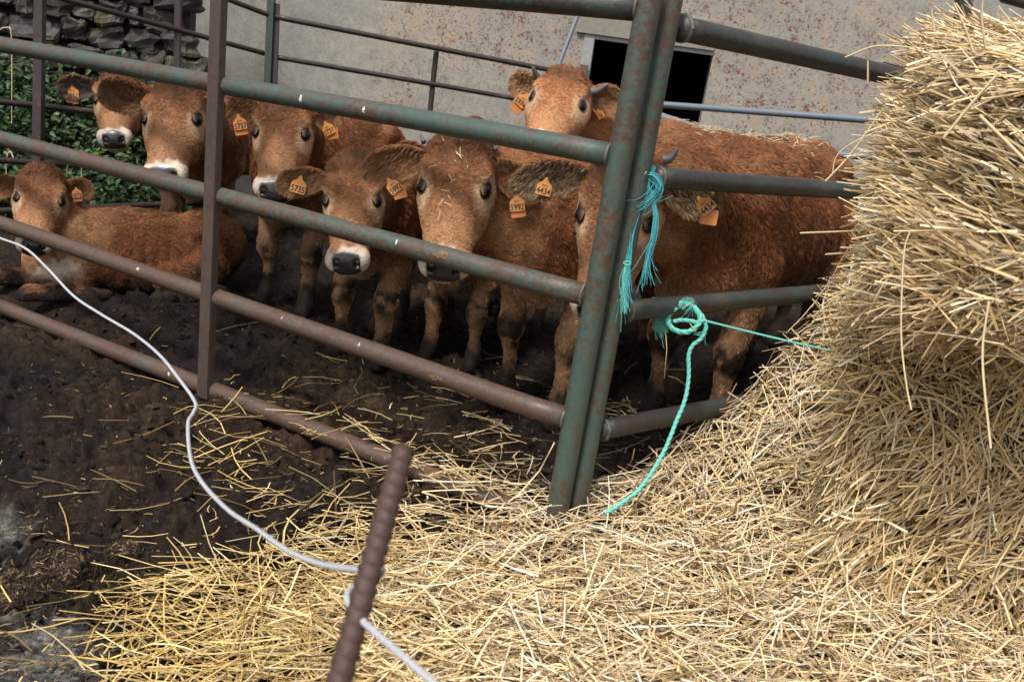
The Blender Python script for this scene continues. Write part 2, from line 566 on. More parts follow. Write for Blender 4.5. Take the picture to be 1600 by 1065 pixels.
def make_calf(S):
    hs, sc = S.get('hs', 1.0), S['s']
    loc = np.array([S['c'][0], S['c'][1], 0.])
    fw = unit(np.array([S['face'][0], S['face'][1], 0.]))
    lf = np.array([-fw[1], fw[0], 0.])
    B = np.stack([fw, lf, [0, 0, 1.]])              # rows: local axes in world
    def to_l(P): return (np.asarray(P) - loc) @ B.T
    Pw, f, u, s = head_frame(S)
    HO = to_l(Pw); Hm = np.stack([f, u, s]) @ B.T    # rows: head axes in local coords
    HO = HO - Hm[1] * .055 * hs + Hm[0] * .035 * hs                      # poll pixel is the top of the head, the loft's axis lies below it
    lying = S.get('lying', False)
    dz = -.50 * sc if lying else 0.
    def b(x, y, z): return np.array([x * sc, y * sc, max(z * sc + dz, .02)])
    ngrow = S.get('fat', 1.0)
    # nonuniform grid: fine round the head
    hc = HO + Hm[0] * .18 * hs
    lo = np.minimum(np.array([-.80 * sc, -.34 * sc, -.01]), hc - .26 * hs); hi = np.maximum(np.array([.66 * sc, .34 * sc, 1.1 * sc + dz]), hc + .26 * hs)
    if lying: lo[1] -= .15; hi[1] += .15
    def axis(a, z, c):
        out = [a]; fine, coarse = .0062, S.get('res', .0125)
        while out[-1] < z:
            dd = abs(out[-1] - c)
            out.append(out[-1] + (fine if dd < .24 * hs else min(coarse, fine + (dd - .24 * hs) * .25)))
        return np.array(out)
    G = Field(axis(lo[0], hi[0], hc[0]), axis(lo[1], hi[1], hc[1]), axis(lo[2], hi[2], hc[2]))
    w = ngrow * sc
    G.ell(b(.10, 0, .70), (.38 * sc, .195 * w, .245 * sc), .05)
    G.ell(b(-.12, 0, .655), (.36 * sc, .215 * w, .225 * sc), .06)
    G.ell(b(-.44, 0, .73), (.24 * sc, .185 * w, .215 * sc), .06)
    G.ell(b(-.55, 0, .80), (.13 * sc, .11 * w, .13 * sc), .05)
    for y in (-1, 1):
        G.ell(b(.34, y * .10, .70), (.14 * sc, .095 * sc, .23 * sc), .05)
        G.ell(b(-.37, y * .145, .880), (.06 * sc, .038 * sc, .045 * sc), .045)
        G.ell(b(-.60, y * .07, .80), (.04 * sc, .035 * sc, .05 * sc), .04)
    G.cone(b(.30, 0, .90), b(-.10, 0, .865), .075 * sc, .08 * sc, .06)
    G.cone(b(-.10, 0, .865), b(-.48, 0, .90), .08 * sc, .075 * sc, .06)
    G.ell(b(.45, 0, .59), (.13 * sc, .12 * sc, .165 * sc), .06)
    # neck and dewlap
    nb, hp = b(.40, 0, .74), HO + Hm[0] * .0 * hs - Hm[1] * .035 * hs
    mid = (nb + hp) / 2 + np.array([0, 0, .03])
    G.cone(nb, mid, .165 * sc, .125 * sc, .06); G.cone(mid, hp, .125 * sc, .085 * hs, .05)
    jaw = HO + Hm[0] * .10 * hs - Hm[1] * .10 * hs
    G.cone(b(.48, 0, .58), (b(.5, 0, .62) + jaw) / 2, .075 * sc, .05 * sc, .06)
    G.cone((b(.5, 0, .62) + jaw) / 2, jaw, .05 * sc, .04 * hs, .05)
    legs = []
    if not lying:
        st = S.get('stride', (0, 0, 0, 0))
        for i, y in enumerate((1, -1)):
            o = st[i]
            legs.append([(.34, y * .13, .60, .088), (.32, y * .125, .49, .060), (.335 + o * .4, y * .122, .39, .044), (.35 + o * .5, y * .12, .33, .047), (.348 + o * .55, y * .12, .30, .046), (.34 + o * .7, y * .118, .25, .031), (.34 + o, y * .118, .12, .0285), (.345 + o, y * .118, .085, .038), (.37 + o, y * .12, .03, .043)])
            o = st[2 + i]
            legs.append([(-.43, y * .125, .66, .13), (-.36, y * .14, .52, .095), (-.49 + o * .5, y * .13, .41, .056), (-.55 + o * .7, y * .12, .36, .046), (-.545 + o * .8, y * .12, .31, .040), (-.53 + o, y * .12, .12, .030), (-.525 + o, y * .12, .09, .038), (-.50 + o, y * .12, .03, .043)])
    else:
        y = S.get('lie_side', 1)                      # the flank turned to the camera
        legs.append([(.36, y * .13, .60, .085), (.30, y * .17, .53, .065), (.58, y * .24, .525, .052), (.60, y * .25, .50, .050), (.42, y * .27, .495, .034), (.28, y * .28, .495, .036), (.20, y * .28, .49, .038)])
        legs.append([(.38, -y * .12, .60, .085), (.44, -y * .14, .53, .065), (.70, -y * .12, .53, .05), (.71, -y * .11, .50, .046), (.56, -y * .10, .49, .034)])
        legs.append([(-.42, y * .12, .64, .13), (-.16, y * .25, .60, .088), (-.40, y * .32, .52, .052), (-.45, y * .33, .505, .045), (-.28, y * .36, .495, .032), (-.12, y * .38, .492, .034), (-.05, y * .38, .49, .04)])
        legs.append([(-.42, -y * .12, .62, .13), (-.22, -y * .22, .56, .09)])
    for L in legs:
        for (x0, y0, z0, r0), (x1, y1, z1, r1) in zip(L, L[1:]):
            G.cone(b(x0, y0, z0), b(x1, y1, z1), r0 * sc, r1 * sc, .022)
    if not lying:
        G.cone(b(-.65, 0, .85), b(-.71, 0, .74), .028 * sc, .02 * sc, .03); G.cone(b(-.71, 0, .74), b(-.70, 0, .45), .02 * sc, .026 * sc, .01)
    # head
    HL = lambda ff, uu, ss: HO + (Hm[0] * ff + Hm[1] * uu + Hm[2] * ss) * hs
    sl, P = G.sub(hc - .30 * hs, hc + .30 * hs)
    q = (P - HO) @ Hm.T / hs
    G.add(head_sdf(q[..., 0], q[..., 1], q[..., 2] / S.get('wide', 1.0)) * hs, sl, .03)
    for y in (-1, 1):
        G.ell(HL(.104, .072, y * .076), np.array([.040, .024, .028]) * hs, .022, Hm)
        G.ell(HL(.18, -.05, y * .058), np.array([.075, .050, .028]) * hs, .03, Hm)
        G.ell(HL(.368, .000, y * .050), np.array([.034, .034, .025]) * hs, .015, Hm)
        G.ell(HL(EYE_F, EYE_U + .018, y * .112), np.array([.034, .020, .020]) * hs, .010, Hm, cut=True)
        G.ell(HL(.396, .008, y * .035), np.array([.020, .0125, .0115]) * hs, .006, Hm, cut=True)
    G.ell(HL(.345, -.062, 0), np.array([.045, .026, .044]) * hs, .015, Hm)
    G.ell(HL(.01, .080, 0), np.array([.04, .024, .06]) * hs, .03, Hm)
    V, F = surface_nets(G.v, G.X, G.Y, G.Z, 2)
    _q = (V - HO) @ Hm.T / hs
    _bd = sstep(.30, .42, np.linalg.norm(_q - [.17, 0, 0], axis=1))
    # muscle and bone under the hide: ribs, shoulder and hip folds
    ribs = np.sin(V[:, 0] / sc * 2 * pi / .075 + 4 * V[:, 2]) * sstep(-.30, -.15, V[:, 0] / sc) * sstep(.22, .05, V[:, 0] / sc) * sstep(.45, .6, (V[:, 2] - dz) / sc) * sstep(.85, .75, (V[:, 2] - dz) / sc)
    V = V + vert_normals(V, F) * (noise(V * 26, S['seed']) * .0025 + _bd * (.011 * fbm(V * np.array([9, 7, 4.5]), S['seed'] + 2, 2) + .0028 * ribs))[:, None]
    if lying: V[:, 2] = np.maximum(V[:, 2], 0)
    Nn = vert_normals(V, F)

    sd = S['seed']; tint = S.get('tint', 1.0) * 1.0
    def paint(P, Nr):
        """fur colour, length, hairlessness, wetness at local points"""
        q = (P - HO) @ Hm.T / hs
        ff, uu, ss = q[:, 0], q[:, 1], q[:, 2]
        hd = sstep(.36, .26, np.linalg.norm(q - [.17, 0, 0], axis=1))
        inhead = hd * sstep(-.16, -.02, ff)
        n1 = fbm(P * 7, sd, 3); n2 = noise(P * 45, sd + 4); n3 = fbm(P * 18, sd + 8, 3)
        c = np.array(FUR_RED)[None] * (1 + .18 * n1[:, None]) * tint
        z = (P[:, 2] - dz) / sc
        body_dark = sstep(-.1, .6, n1) * .45
        c = c * (1 - body_dark[:, None]) + np.array(FUR_DARK) * tint * body_dark[:, None]
        under = sstep(.62, .45, z) * (1 - inhead)
        c = c + (np.array((.50, .29, .15)) - c) * (under * (.85 if not lying else .35))[:, None]
        top_ = sstep(.80, .95, z) * sstep(.2, .9, Nr[:, 2]) * (1 - inhead) * sstep(-.4, .5, n1)  # highlight on upturned backs, painted into the fur colour
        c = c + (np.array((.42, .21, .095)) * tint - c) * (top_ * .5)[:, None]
        inner = sstep(.2, .8, -Nr[:, 2]) * (1 - inhead)
        c = c + (np.array((.45, .27, .15)) - c) * (inner * .4)[:, None]
        # head markings
        face = np.array(FUR) * tint * S.get('face_tint', 1.0)
        c = c + (face - c) * inhead[:, None]
        cheek = inhead * np.maximum(sstep(.13, .30, ff) * .5, sstep(.0, -.09, uu) * .55) 
        c = c + (np.array((.50, .285, .145)) * tint - c) * cheek[:, None]
        cheek2 = inhead * sstep(.05, .085, np.abs(ss)) * sstep(.16, .19, ff) * sstep(.34, .25, ff) * sstep(-.08, -.02, uu)
        c = c + (np.array((.50, .29, .15)) * tint - c) * (cheek2 * .45)[:, None]
        crown = inhead * sstep(.14, .03, ff) * sstep(-.02, .05, uu)
        c = c * (1 - .45 * crown[:, None])
        c = c * (1 - .22 * (inhead * sstep(.19, .12, ff) * sstep(.02, .07, uu) * sstep(.07, .03, np.abs(ss)))[:, None])
        de = np.sqrt(((ff - EYE_F - .012) / 1.35) ** 2 + ((uu - EYE_U + .004)) ** 2 + (np.abs(ss) - .10) ** 2)
        ring = sstep(.066, .036, de) * inhead
        c = c + (np.array(CREAM) - c) * (ring * .92)[:, None]
        muz = sstep(.332, .360, ff - .02 * noise(P * 60, sd) - .010 * np.sign(uu)) * inhead
        c = c + (np.array(WHITE) - c) * muz[:, None]
        pad = sstep(.382, .388, ff + .0 * uu) * sstep(-.034, -.028, uu) * sstep(.051, .045, np.abs(ss)) * inhead
        pad = np.maximum(pad, sstep(.364, .370, ff - np.abs(ss) * .25) * sstep(.008, .016, uu) * sstep(.047, .041, np.abs(ss)) * inhead)
        c = c + (np.array((.022, .020, .021)) - c) * pad[:, None]
        mouth = inhead * sstep(.005, .002, np.abs(uu + .044 + .05 * np.maximum(.38 - ff, 0))) * sstep(.31, .33, ff)
        c = c * (1 - .75 * mouth[:, None])
        lid = sstep(.0285, .0225, np.sqrt((ff - EYE_F) ** 2 * .75 + (uu - EYE_U) ** 2 * 1.5 + (np.abs(ss) - .093) ** 2 * .6)) * inhead
        c = c + (np.array((.025, .018, .014)) - c) * lid[:, None]
        # mud: legs, hocks and smeared flanks
        zz = P[:, 2] / sc
        mz = (np.maximum(np.maximum(sstep(.21, .12, zz + .05 * n3), .95 * sstep(.085, .04, np.abs(zz - .31 + .03 * n1)) * sstep(-.45, .15, n3 + .3 * n2)), .8 * sstep(.25, .1, zz) * sstep(.0, .4, n3)) if not lying else sstep(.13, .04, zz + .06 * n3) + 0) * (1 - inhead)
        clean = sstep(.1, .5, noise(P * 9, sd + 31)) * sstep(.16, .22, zz) * .6
        mud = np.clip(mz * (1 - clean), 0, 1)
        if lying:
            rear = sstep(-.16 * sc, -.34 * sc, P[:, 0]) * sstep(.30 * sc, .16 * sc, P[:, 2] + .05 * n3)
            mud = np.maximum(mud, rear * sstep(-.25, .25, n3 + .4 * n2))
        if S.get('dirty'):
            back = sstep(-.12 * sc, -.40 * sc, P[:, 0])
            mud = np.maximum(mud, back * sstep(.05, .35, n3 * .7 + fbm(P * 40, sd + 6, 2) * .5 + .55 - .55 * z) * .95)
        c = c + (np.array(MUD) * (1 + .5 * n2[:, None]) - c) * mud[:, None]
        ln = np.full(len(P), .0185) * (1 - under * .25) * (1 + .35 * n1)
        ln = ln * (1 - inhead) + inhead * (.0098 - .0035 * sstep(.2, .3, ff))
        poll = inhead * sstep(.11, .02, ff) * sstep(.0, .05, uu)
        ln = ln + poll * S.get('tuft', .02) * .85 * (1 + .5 * n2)
        ln = ln * (1 - muz * .62) * (1 - .45 * mud)
        ln = np.where(zz < .45, np.minimum(ln, .0095), ln)
        ln = ln * (.35 + .65 * sstep(.030, .055, de + (1 - inhead)))
        bald = np.maximum(pad, lid)
        wet = np.maximum(pad * .9, lid * .8)
        return np.clip(c, .004, .9), ln, bald, wet, inhead, mud, q
    col, _, _, wet, _, _, _ = paint(V, Nn)
    r = root('calf', loc, S['label'], 'calf', 'brown calves in the muddy pen')
    r.rotation_euler = (0, 0, math.atan2(fw[1], fw[0]))
    def to_w(P): return loc + np.asarray(P) @ B
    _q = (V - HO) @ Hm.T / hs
    face_w = sstep(.34, .24, np.linalg.norm(_q - [.2, 0, 0], axis=1))[:, None]
    body = mesh_obj('body', to_w(V), F, M_hide, r, True, col * (.55 + .25 * face_w), wet)  # hide darker than its fur, less so round the head

    # ---- fur
    camL = to_l(CAM)
    def visible(P, Nr):
        v = unit(camL - P)
        return np.sum(v * Nr, -1)
    vis = visible(V, Nn)
    qv = (V - HO) @ Hm.T / hs
    near_head = sstep(.40, .28, np.linalg.norm(qv - [.17, 0, 0], axis=1))
    for nm, dens, sel, rad in (('fur', S.get('n_body', 30000), 1 - near_head * .97, .00105), ('face_fur', S.get('n_head', 26000), near_head, .00066)):
        wt = sel * (vis > -.25) * (.35 + .65 * np.clip(vis + .4, 0, 1))
        got = sample_surface(V, F, dens, wt)
        if got is None: continue
        T, Bc = got
        P = (V[T] * Bc[..., None]).sum(1); Nr = unit((Nn[T] * Bc[..., None]).sum(1))
        c, ln, bald, _, ih, mud, q = paint(P, Nr)
        keep = (bald < .25) & (P[:, 2] > .01)
        P, Nr, c, ln, ih, mud, q = P[keep], Nr[keep], c[keep], ln[keep], ih[keep], mud[keep], q[keep]
        flow = np.array([-.75, 0, -.65])[None] * np.ones((len(P), 1))
        # belly, chest and legs: hair falls
        fall = sstep(.62, .42, (P[:, 2] - dz) / sc)
        flow = flow * (1 - fall[:, None]) + np.array([-.1, 0, -1.]) * fall[:, None]
        # neck: from the head back and down
        nk = sstep(.30 * sc, .48 * sc, P[:, 0])
        away = unit(np.array([-.3, 0, -1.]) * .7 + unit(to_l(to_w(nb)) - P) * .5)
        flow = flow * (1 - nk[:, None]) + away * nk[:, None]
        # head: whorl on the forehead
        wh = np.stack([q[:, 0] - .115, q[:, 1] * .3, q[:, 2] * 1.2], -1)
        down = np.stack([.25 + q[:, 0] * 0, -.25 + q[:, 0] * 0, np.sign(q[:, 2]) * .25], -1)
        side = sstep(.055, .095, np.abs(q[:, 2]))[:, None]
        upward = sstep(.125, .105, q[:, 0])[:, None]
        hf = unit(wh + 1e-4) * (1 - side) + side * np.stack([q[:, 0] * 0 - .25, q[:, 0] * 0 - .75, q[:, 0] * 0], -1)
        muzz = sstep(.13, .19, q[:, 0])[:, None]
        hf = hf * (1 - muzz) + muzz * np.stack([q[:, 0] * 0 - .15, -np.abs(q[:, 2]) * 3, q[:, 2] * 9], -1)
        hfl = unit(hf @ Hm)
        flow = flow * (1 - ih[:, None]) + hfl * ih[:, None]
        curl = .25 + .5 * mud + .9 * ih * sstep(.12, .03, q[:, 0]) * sstep(0, .05, q[:, 1])
        pts = grow(P, Nr, unit(flow), ln * (.65 + .6 * rng.random(len(P))), curl, sd, lift=.30, k=4)
        if lying: pts[..., 2] = np.maximum(pts[..., 2], .003)
        pts, shade, gd = clump(pts, 11, .42 if nm == 'face_fur' else .46, sd + 1)
        br = .52 + .44 * rng.random(len(P)) + .46 * shade + .26 * noise(P * 34, sd + 70)
        br = br * (1.05 - .22 * sstep(.2, 1.0, gd / max(np.percentile(gd, 92), 1e-5)))
        tip = sstep(.7, 1, rng.random(len(P)))
        cc = c * br[:, None]
        cc = cc * (1 + .35 * tip[:, None])
        hair_object(nm, to_w(pts), taper(len(P), 4, rad * (.7 + .6 * rng.random(len(P)))), np.clip(cc, .003, .95), M_hair, body)

    # ---- eyes
    for y in (-1, 1):
        c0 = to_w(HL(EYE_F, EYE_U, y * (EYE_S)))
        fx, ux, sx = f, u * .80 - s * y * .60, s * y * .80 + u * .60
        Vs, Fs = [], []
        nA, nB = 14, 20
        for a in range(nA + 1):
            th = pi * a / nA
            for bb in range(nB):
                ph = 2 * pi * bb / nB
                Vs.append(c0 + EYE_R * hs * (fx * math.sin(th) * math.cos(ph) * 1.05 + ux * math.sin(th) * math.sin(ph) * .92 + sx * math.cos(th) * .78))
        for a in range(nA):
            for bb in range(nB):
                Fs.append([a * nB + bb, a * nB + (bb + 1) % nB, (a + 1) * nB + (bb + 1) % nB, (a + 1) * nB + bb])
        mesh_obj('eye', Vs, np.array(Fs), M_eye, r)
        # lids: a heavy upper and a thin lower one, with a dark wet rim
        lv, lf_, ne = [], [], 22
        for (s0, upd) in ((1, .60), (-1, .93)):
            o_ = len(lv)
            for e_ in range(5):
                for bb in range(ne):
                    x_ = -1.10 + 2.20 * bb / (ne - 1)
                    edge_ = upd * math.sqrt(max(0, 1 - (x_ / 1.12) ** 2)) * s0 + (.0 * x_)
                    top_ = 1.15 * math.sqrt(max(0, 1 - (x_ / 1.22) ** 2)) * s0
                    yy_ = edge_ + (top_ - edge_) * e_ / 4
                    zz_ = math.sqrt(max(0, 1 - (x_ / 1.24) ** 2 - (yy_ / 1.17) ** 2)) * .84 + (.05 if e_ == 0 else .03 if e_ == 1 else 0)
                    lv.append(c0 + EYE_R * hs * (fx * x_ + ux * yy_ * .96 + sx * zz_))
            for e_ in range(4):
                for bb in range(ne - 1):
                    a_ = o_ + e_ * ne + bb
                    lf_.append([a_, a_ + 1, a_ + ne + 1, a_ + ne])
        lv = np.array(lv)
        lc = np.tile(np.array((.05, .03, .02)), (len(lv), 1))
        for e_ in range(5):
            w_ = [0, 0, .1, .3, .5][e_]
            for o_ in (0, 5 * ne): lc[o_ + e_ * ne:o_ + (e_ + 1) * ne] = np.array((.014, .009, .007)) * (1 - w_) + np.array((.34, .20, .11)) * w_
        mesh_obj('eyelid', lv, np.array(lf_), M_hide, r, True, lc, np.zeros(len(lv)))
    # ---- ears
    for k, E_ in enumerate(S.get('ears', [])):
        side = E_['side']                              # +1 picture-left ear, -1 picture-right ear (head axis s points picture-left)
        base = to_w(HL(.035, .035, side * .088))
        bd = np.linalg.norm(base - CAM)
        tip = at(*E_['tip'], bd + E_.get('dd', .02))
        ax = tip - base; Le = np.linalg.norm(ax); ax = ax / Le
        look = unit(CAM - base)
        nrm = unit(look - ax * (look @ ax))
        nrm = unit(nrm + E_.get('turn', 0.) * np.cross(ax, nrm))
        wd = np.cross(nrm, ax)
        if wd[2] < 0: wd = -wd
        W0 = E_.get('w', .055) * hs
        nu, nv = 16, 13
        U_ = np.linspace(0, 1, nu); Vv = np.linspace(-1, 1, nv)
        wid = W0 * np.interp(U_, [0, .12, .3, .5, .7, .85, .95, 1], [.34, .55, .86, 1.0, .98, .80, .52, .22])
        def epoint(uu_, vv_, off):
            wv = np.interp(uu_, U_, wid)
            cup = .42 * W0 * (1 - vv_ ** 2) * np.sin(pi * np.clip(uu_ * 1.0 + .06, 0, 1)) ** .7
            droop = -.14 * Le * uu_ ** 2 * E_.get('droop', .4)
            return base + ax * (uu_ * Le)[..., None] + wd * (wv * vv_)[..., None] - nrm * (cup + off)[..., None] + np.array([0, 0, 1.]) * droop[..., None]
        gu, gv = np.meshgrid(U_, Vv, indexing='ij')
        front = epoint(gu, gv, 0 * gu).reshape(-1, 3)
        bk = epoint(gu, gv * .98, .007 * hs * (1 - gv ** 4) + .001).reshape(-1, 3)
        Ve = np.vstack([front, bk]); nn = nu * nv
        Fe = []
        for i in range(nu - 1):
            for j in range(nv - 1):
                a = i * nv + j
                Fe += [[a, a + nv, a + nv + 1, a + 1], [nn + a + 1, nn + a + nv + 1, nn + a + nv, nn + a]]
        for i in range(nu - 1):
            for j in (0, nv - 1):
                a = i * nv + j
                Fe.append([a, a + nv, nn + a + nv, nn + a])
        for j in range(nv - 1):
            for i in (0, nu - 1):
                a = i * nv + j
                Fe.append([a, a + 1, nn + a + 1, nn + a])
        ic = np.array(E_.get('inner', (.20, .100, .044))); oc = np.array(FUR) * tint * .8
        edge = np.abs(gv.ravel()) ** 3
        ce = np.vstack([ic[None] * (1 - edge[:, None]) + oc * edge[:, None], np.tile(oc, (nn, 1))])
        ear = mesh_obj('ear', Ve, np.array(Fe), M_hide, r, True, ce * .7, np.zeros(len(Ve)))
        nh = E_.get('n', 5200)
        uu_ = rng.random(nh) ** .9; vv_ = np.clip(rng.normal(size=nh) * .62, -1, 1)
        rim = rng.random(nh) < .34
        vv_ = np.where(rim, np.sign(rng.random(nh) - .5) * (.9 + .1 * rng.random(nh)), vv_)
        uu_ = np.where(rng.random(nh) < .12, .95 + .05 * rng.random(nh), uu_)
        P = epoint(uu_, vv_, 0 * uu_)
        ln = np.where(rim, .013, .021) * hs * (.6 + .8 * rng.random(nh))
        dr = ax[None] * (.75 + .3 * noise(P * 40, sd)[:, None]) + wd[None] * (vv_[:, None] * np.where(rim, 1.0, .15)[:, None]) + nrm[None] * (.45 + .2 * rng.random((nh, 1))) + np.array([0, 0, -.45])
        dr = unit(dr + .30 * vnoise(P * 60, sd) + .15 * rng.normal(size=(nh, 3)))
        back = rng.random(nh) < .12
        pts = [P]
        for j in range(1, 4):
            pts.append(pts[-1] + dr * (ln / 3)[:, None])
            dr = unit(dr + np.array([0, 0, -.22]) + .2 * vnoise(pts[-1] * 50, sd + j))
        t3 = np.where(rim[:, None], oc * 1.35, ic * 1.25) * (.70 + .6 * rng.random((nh, 1)))
        if 'streak' in E_:
            t3 = np.where((rng.random(nh) < .35)[:, None], np.array(E_['streak']) * (.6 + .8 * rng.random((nh, 1))), t3)
        pts, esh, _ = clump(np.stack(pts, 1), 9, .45, sd + 2)
        t3 = t3 * (.82 + .36 * esh[:, None])
        hair_object('ear_fur', pts, taper(nh, 4, .0008 * (.7 + .8 * rng.random(nh))), np.clip(t3, .003, .9), M_hair, ear)
        # ---- ear tag: yellow flag over an orange one
        for tg in E_.get('tags', []):
            make_tag(r, ear, tg, bd - .012 + tg.get('dd', -.0), hs)
    # ---- horns
    for hx in S.get('horns', []):
        base = to_w(HL(.0, .06, hx['side'] * .072))
        tip = at(*hx['tip'], np.linalg.norm(base - CAM) + hx.get('dd', 0))
        base = at(*hx['base'], np.linalg.norm(base - CAM) - .015) if 'base' in hx else base
        midp = (base + tip) / 2 + np.array([0, 0, -.010]) + unit(np.cross(tip - base, CAM - base)) * .004
        Pl = catmull([base, midp, tip], 8)
        rr = np.interp(np.linspace(0, 1, len(Pl)), [0, .25, .7, .93, 1], [1.0, .92, .55, .30, .08]) * hx.get('r', .014)
        v_, f_ = tube(Pl, rr, 12, .10, 5)
        mesh_obj('horn', v_, f_, M_horn, r)
    return r, to_w(HO), (f, u, s)

TAG_SHAPE = [(-.10, 1.0), (.10, 1.0), (.20, .72), (.62, .38), (.66, .28), (.66, -.48), (.58, -.56), (-.58, -.56), (-.66, -.48), (-.66, .28), (-.62, .38), (-.20, .72)]
_text_cache = {}
def text_mesh(s):
    if s in _text_cache: return _text_cache[s]
    cu = bpy.data.curves.new('text_source', 'FONT')
    cu.body = s; cu.align_x = 'CENTER'; cu.align_y = 'CENTER'; cu.size = 1.0; cu.resolution_u = 3; cu.offset = .012
    o = bpy.data.objects.new('text_source', cu)
    COL.objects.link(o)
    dg = bpy.context.evaluated_depsgraph_get(); dg.update()
    me = o.evaluated_get(dg).to_mesh()
    V = np.array([v.co[:] for v in me.vertices]); F = [list(p.vertices) for p in me.polygons]
    o.evaluated_get(dg).to_mesh_clear()
    bpy.data.objects.remove(o); bpy.data.curves.remove(cu)
    _text_cache[s] = (V, F)
    return V, F
def plate(shape, frame, th, nx=5):
    """extruded, slightly curved plate; frame = (origin, X, Y, Z, half size)"""
    O, X, Y, Z, h = frame
    pts = [O + X * px * h + Y * py * h - Z * (.10 * h * px * px) for px, py in shape]
    n = len(pts)
    V = pts + [p - Z * th for p in pts]
    F = [list(range(n))[::-1], list(range(n, 2 * n))] + [[i, (i + 1) % n, n + (i + 1) % n, n + i] for i in range(n)]
    return np.array(V), F
def make_tag(r, ear, tg, d, hs):
    c = at(*tg['px'], d)
    look = unit(CAM - c)
    a = radians(tg.get('rot', 0))
    X0 = unit(CR - look * (CR @ look)); Y0 = np.cross(look, X0)
    X = math.cos(a) * X0 + math.sin(a) * Y0; Y = -math.sin(a) * X0 + math.cos(a) * Y0
    sk = tg.get('yaw', 0)
    Z = unit(look + sk * X + .15 * Y); X = unit(X - Z * (X @ Z)); Y = np.cross(Z, X)
    h = tg.get('h', .036)
    v, f_ = plate(TAG_SHAPE, (c, X, Y, Z, h), .0018)
    t = mesh_obj('ear_tag', v, f_, M_tag, r, False)
    if tg.get('back', True):
        ob = tg.get('boff', (0, -.55)); a2 = radians(tg.get('brot', 8))
        X2 = math.cos(a2) * X + math.sin(a2) * Y; Y2 = -math.sin(a2) * X + math.cos(a2) * Y
        v, f_ = plate([(-.6, .7), (.6, .7), (.66, .6), (.66, -.42), (.58, -.5), (-.58, -.5), (-.66, -.42), (-.66, .6)], (c + X * ob[0] * h + Y * ob[1] * h - Z * .007, X2, Y2, Z, h), .0018)
        mesh_obj('back_tag', v, f_, M_tag_or, r, False)
    num = tg['num']
    for s_, yy, sz in ((num, -.22, .62), (tg.get('small', 'ES 01'), .30, .24)):
        if not s_: continue
        tv, tf = text_mesh(s_)
        tv = tv * sz * h * (1.0 if len(s_) < 5 else .9)
        wmax = np.abs(tv[:, 0]).max()
        if wmax > .62 * h: tv[:, 0] *= .62 * h / wmax
        px = tv[:, 0]; py = tv[:, 1] * (1.25 if sz > .4 else 1) + yy * h
        P = c + px[:, None] * X + py[:, None] * Y + Z * .0008 - Z * (.10 * (px / h) ** 2 * h)[:, None]
        mesh_obj('tag_number', P, tf, M_ink, t, False)

# ------------------------------------------------------------------ ground
GB = ground(872, 822)                                # foot of the double gate post
DL = np.array([-.865, .501, 0.]); DR = np.array([.73, .683, 0.])
def seg_dist_px(px, py, poly):
    """signed height of pixels above a boundary polyline (negative above it in the picture)"""
    xs, ys = zip(*poly)
    return py - np.interp(px, xs, ys)
STRAW_EDGE = [(-400, 1120), (0, 1040), (90, 950), (180, 880), (330, 850), (450, 825), (560, 812), (700, 838), (860, 822), (930, 780), (1050, 705), (1160, 620), (1235, 520), (1700, 300)]
def pile_h(x, y):
    """the loose straw heap that climbs towards the bales (world metres)"""
    P = np.stack([x, y], -1) - GB[:2]
    t = P @ DR[:2]                                   # along the right gate
    n = P @ np.array([DR[1], -DR[0]])                # in front of it
    prof = np.interp(t, [-.2, .12, .30, .52, .80, 1.0, 1.15, 1.6], [0, 0, .035, .11, .27, .50, .66, .72])
    back = sstep(-.10, .06, n)
    front = .35 + .65 * sstep(1.35, .1, n)
    base = .035 * sstep(-.35, .35, t + .12 * n)
    return (prof * front + base) * back
M_g, nt, bs = mat('mud')
co = texco(nt)
a = N(nt, 'Attribute'); a.attribute_name = 'col'
n1 = noise_n(nt, co, 38, 8, .7); n2 = noise_n(nt, co, 190, 8, .85)
f = ramp(nt, n1, [(.32, (.35,) * 3), (.68, (1.9,) * 3)]).outputs[0]
c = mixc(nt, 1.0, a.outputs['Color'], f, 'MULTIPLY')
f2 = ramp(nt, n2, [(.38, (.4,) * 3), (.66, (2.0,) * 3)]).outputs[0]
c = mixc(nt, 1.0, c, f2, 'MULTIPLY')
nt.links.new(c, bs.inputs['Base Color'])
w = N(nt, 'Attribute'); w.attribute_name = 'wet'
rr = math_n(nt, 'MULTIPLY_ADD', w.outputs['Fac'], -.45); rr.node.inputs[2].default_value = .92
nt.links.new(rr, bs.inputs['Roughness'])
bs.inputs['Specular IOR Level'].default_value = .18
bump(nt, bs, math_n(nt, 'ADD', math_n(nt, 'MULTIPLY', n1, 1.0), math_n(nt, 'MULTIPLY', n2, .8)), .8, .012)

azs = np.radians(np.linspace(-52, 52, 620))
ds = np.concatenate([np.exp(np.linspace(math.log(.55), math.log(7.5), 400)), np.exp(np.linspace(math.log(7.7), math.log(400), 30))])
AZ, DD = np.meshgrid(azs, ds, indexing='ij')
gx, gy = DD * np.sin(AZ), DD * np.cos(AZ)
P2 = np.stack([gx, gy, 0 * gx], -1)
near = sstep(9, 6.5, DD)
rough = fbm(P2 * 3.0, 201, 3) * .022 + np.abs(fbm(P2 * 9, 205, 4)) * .045 + np.abs(fbm(P2 * 26, 211, 3)) * .022 + np.abs(fbm(P2 * 62, 215, 3)) * .015
ppx, ppy = project(P2.reshape(-1, 3)); ppx, ppy = ppx.reshape(gx.shape), ppy.reshape(gx.shape)
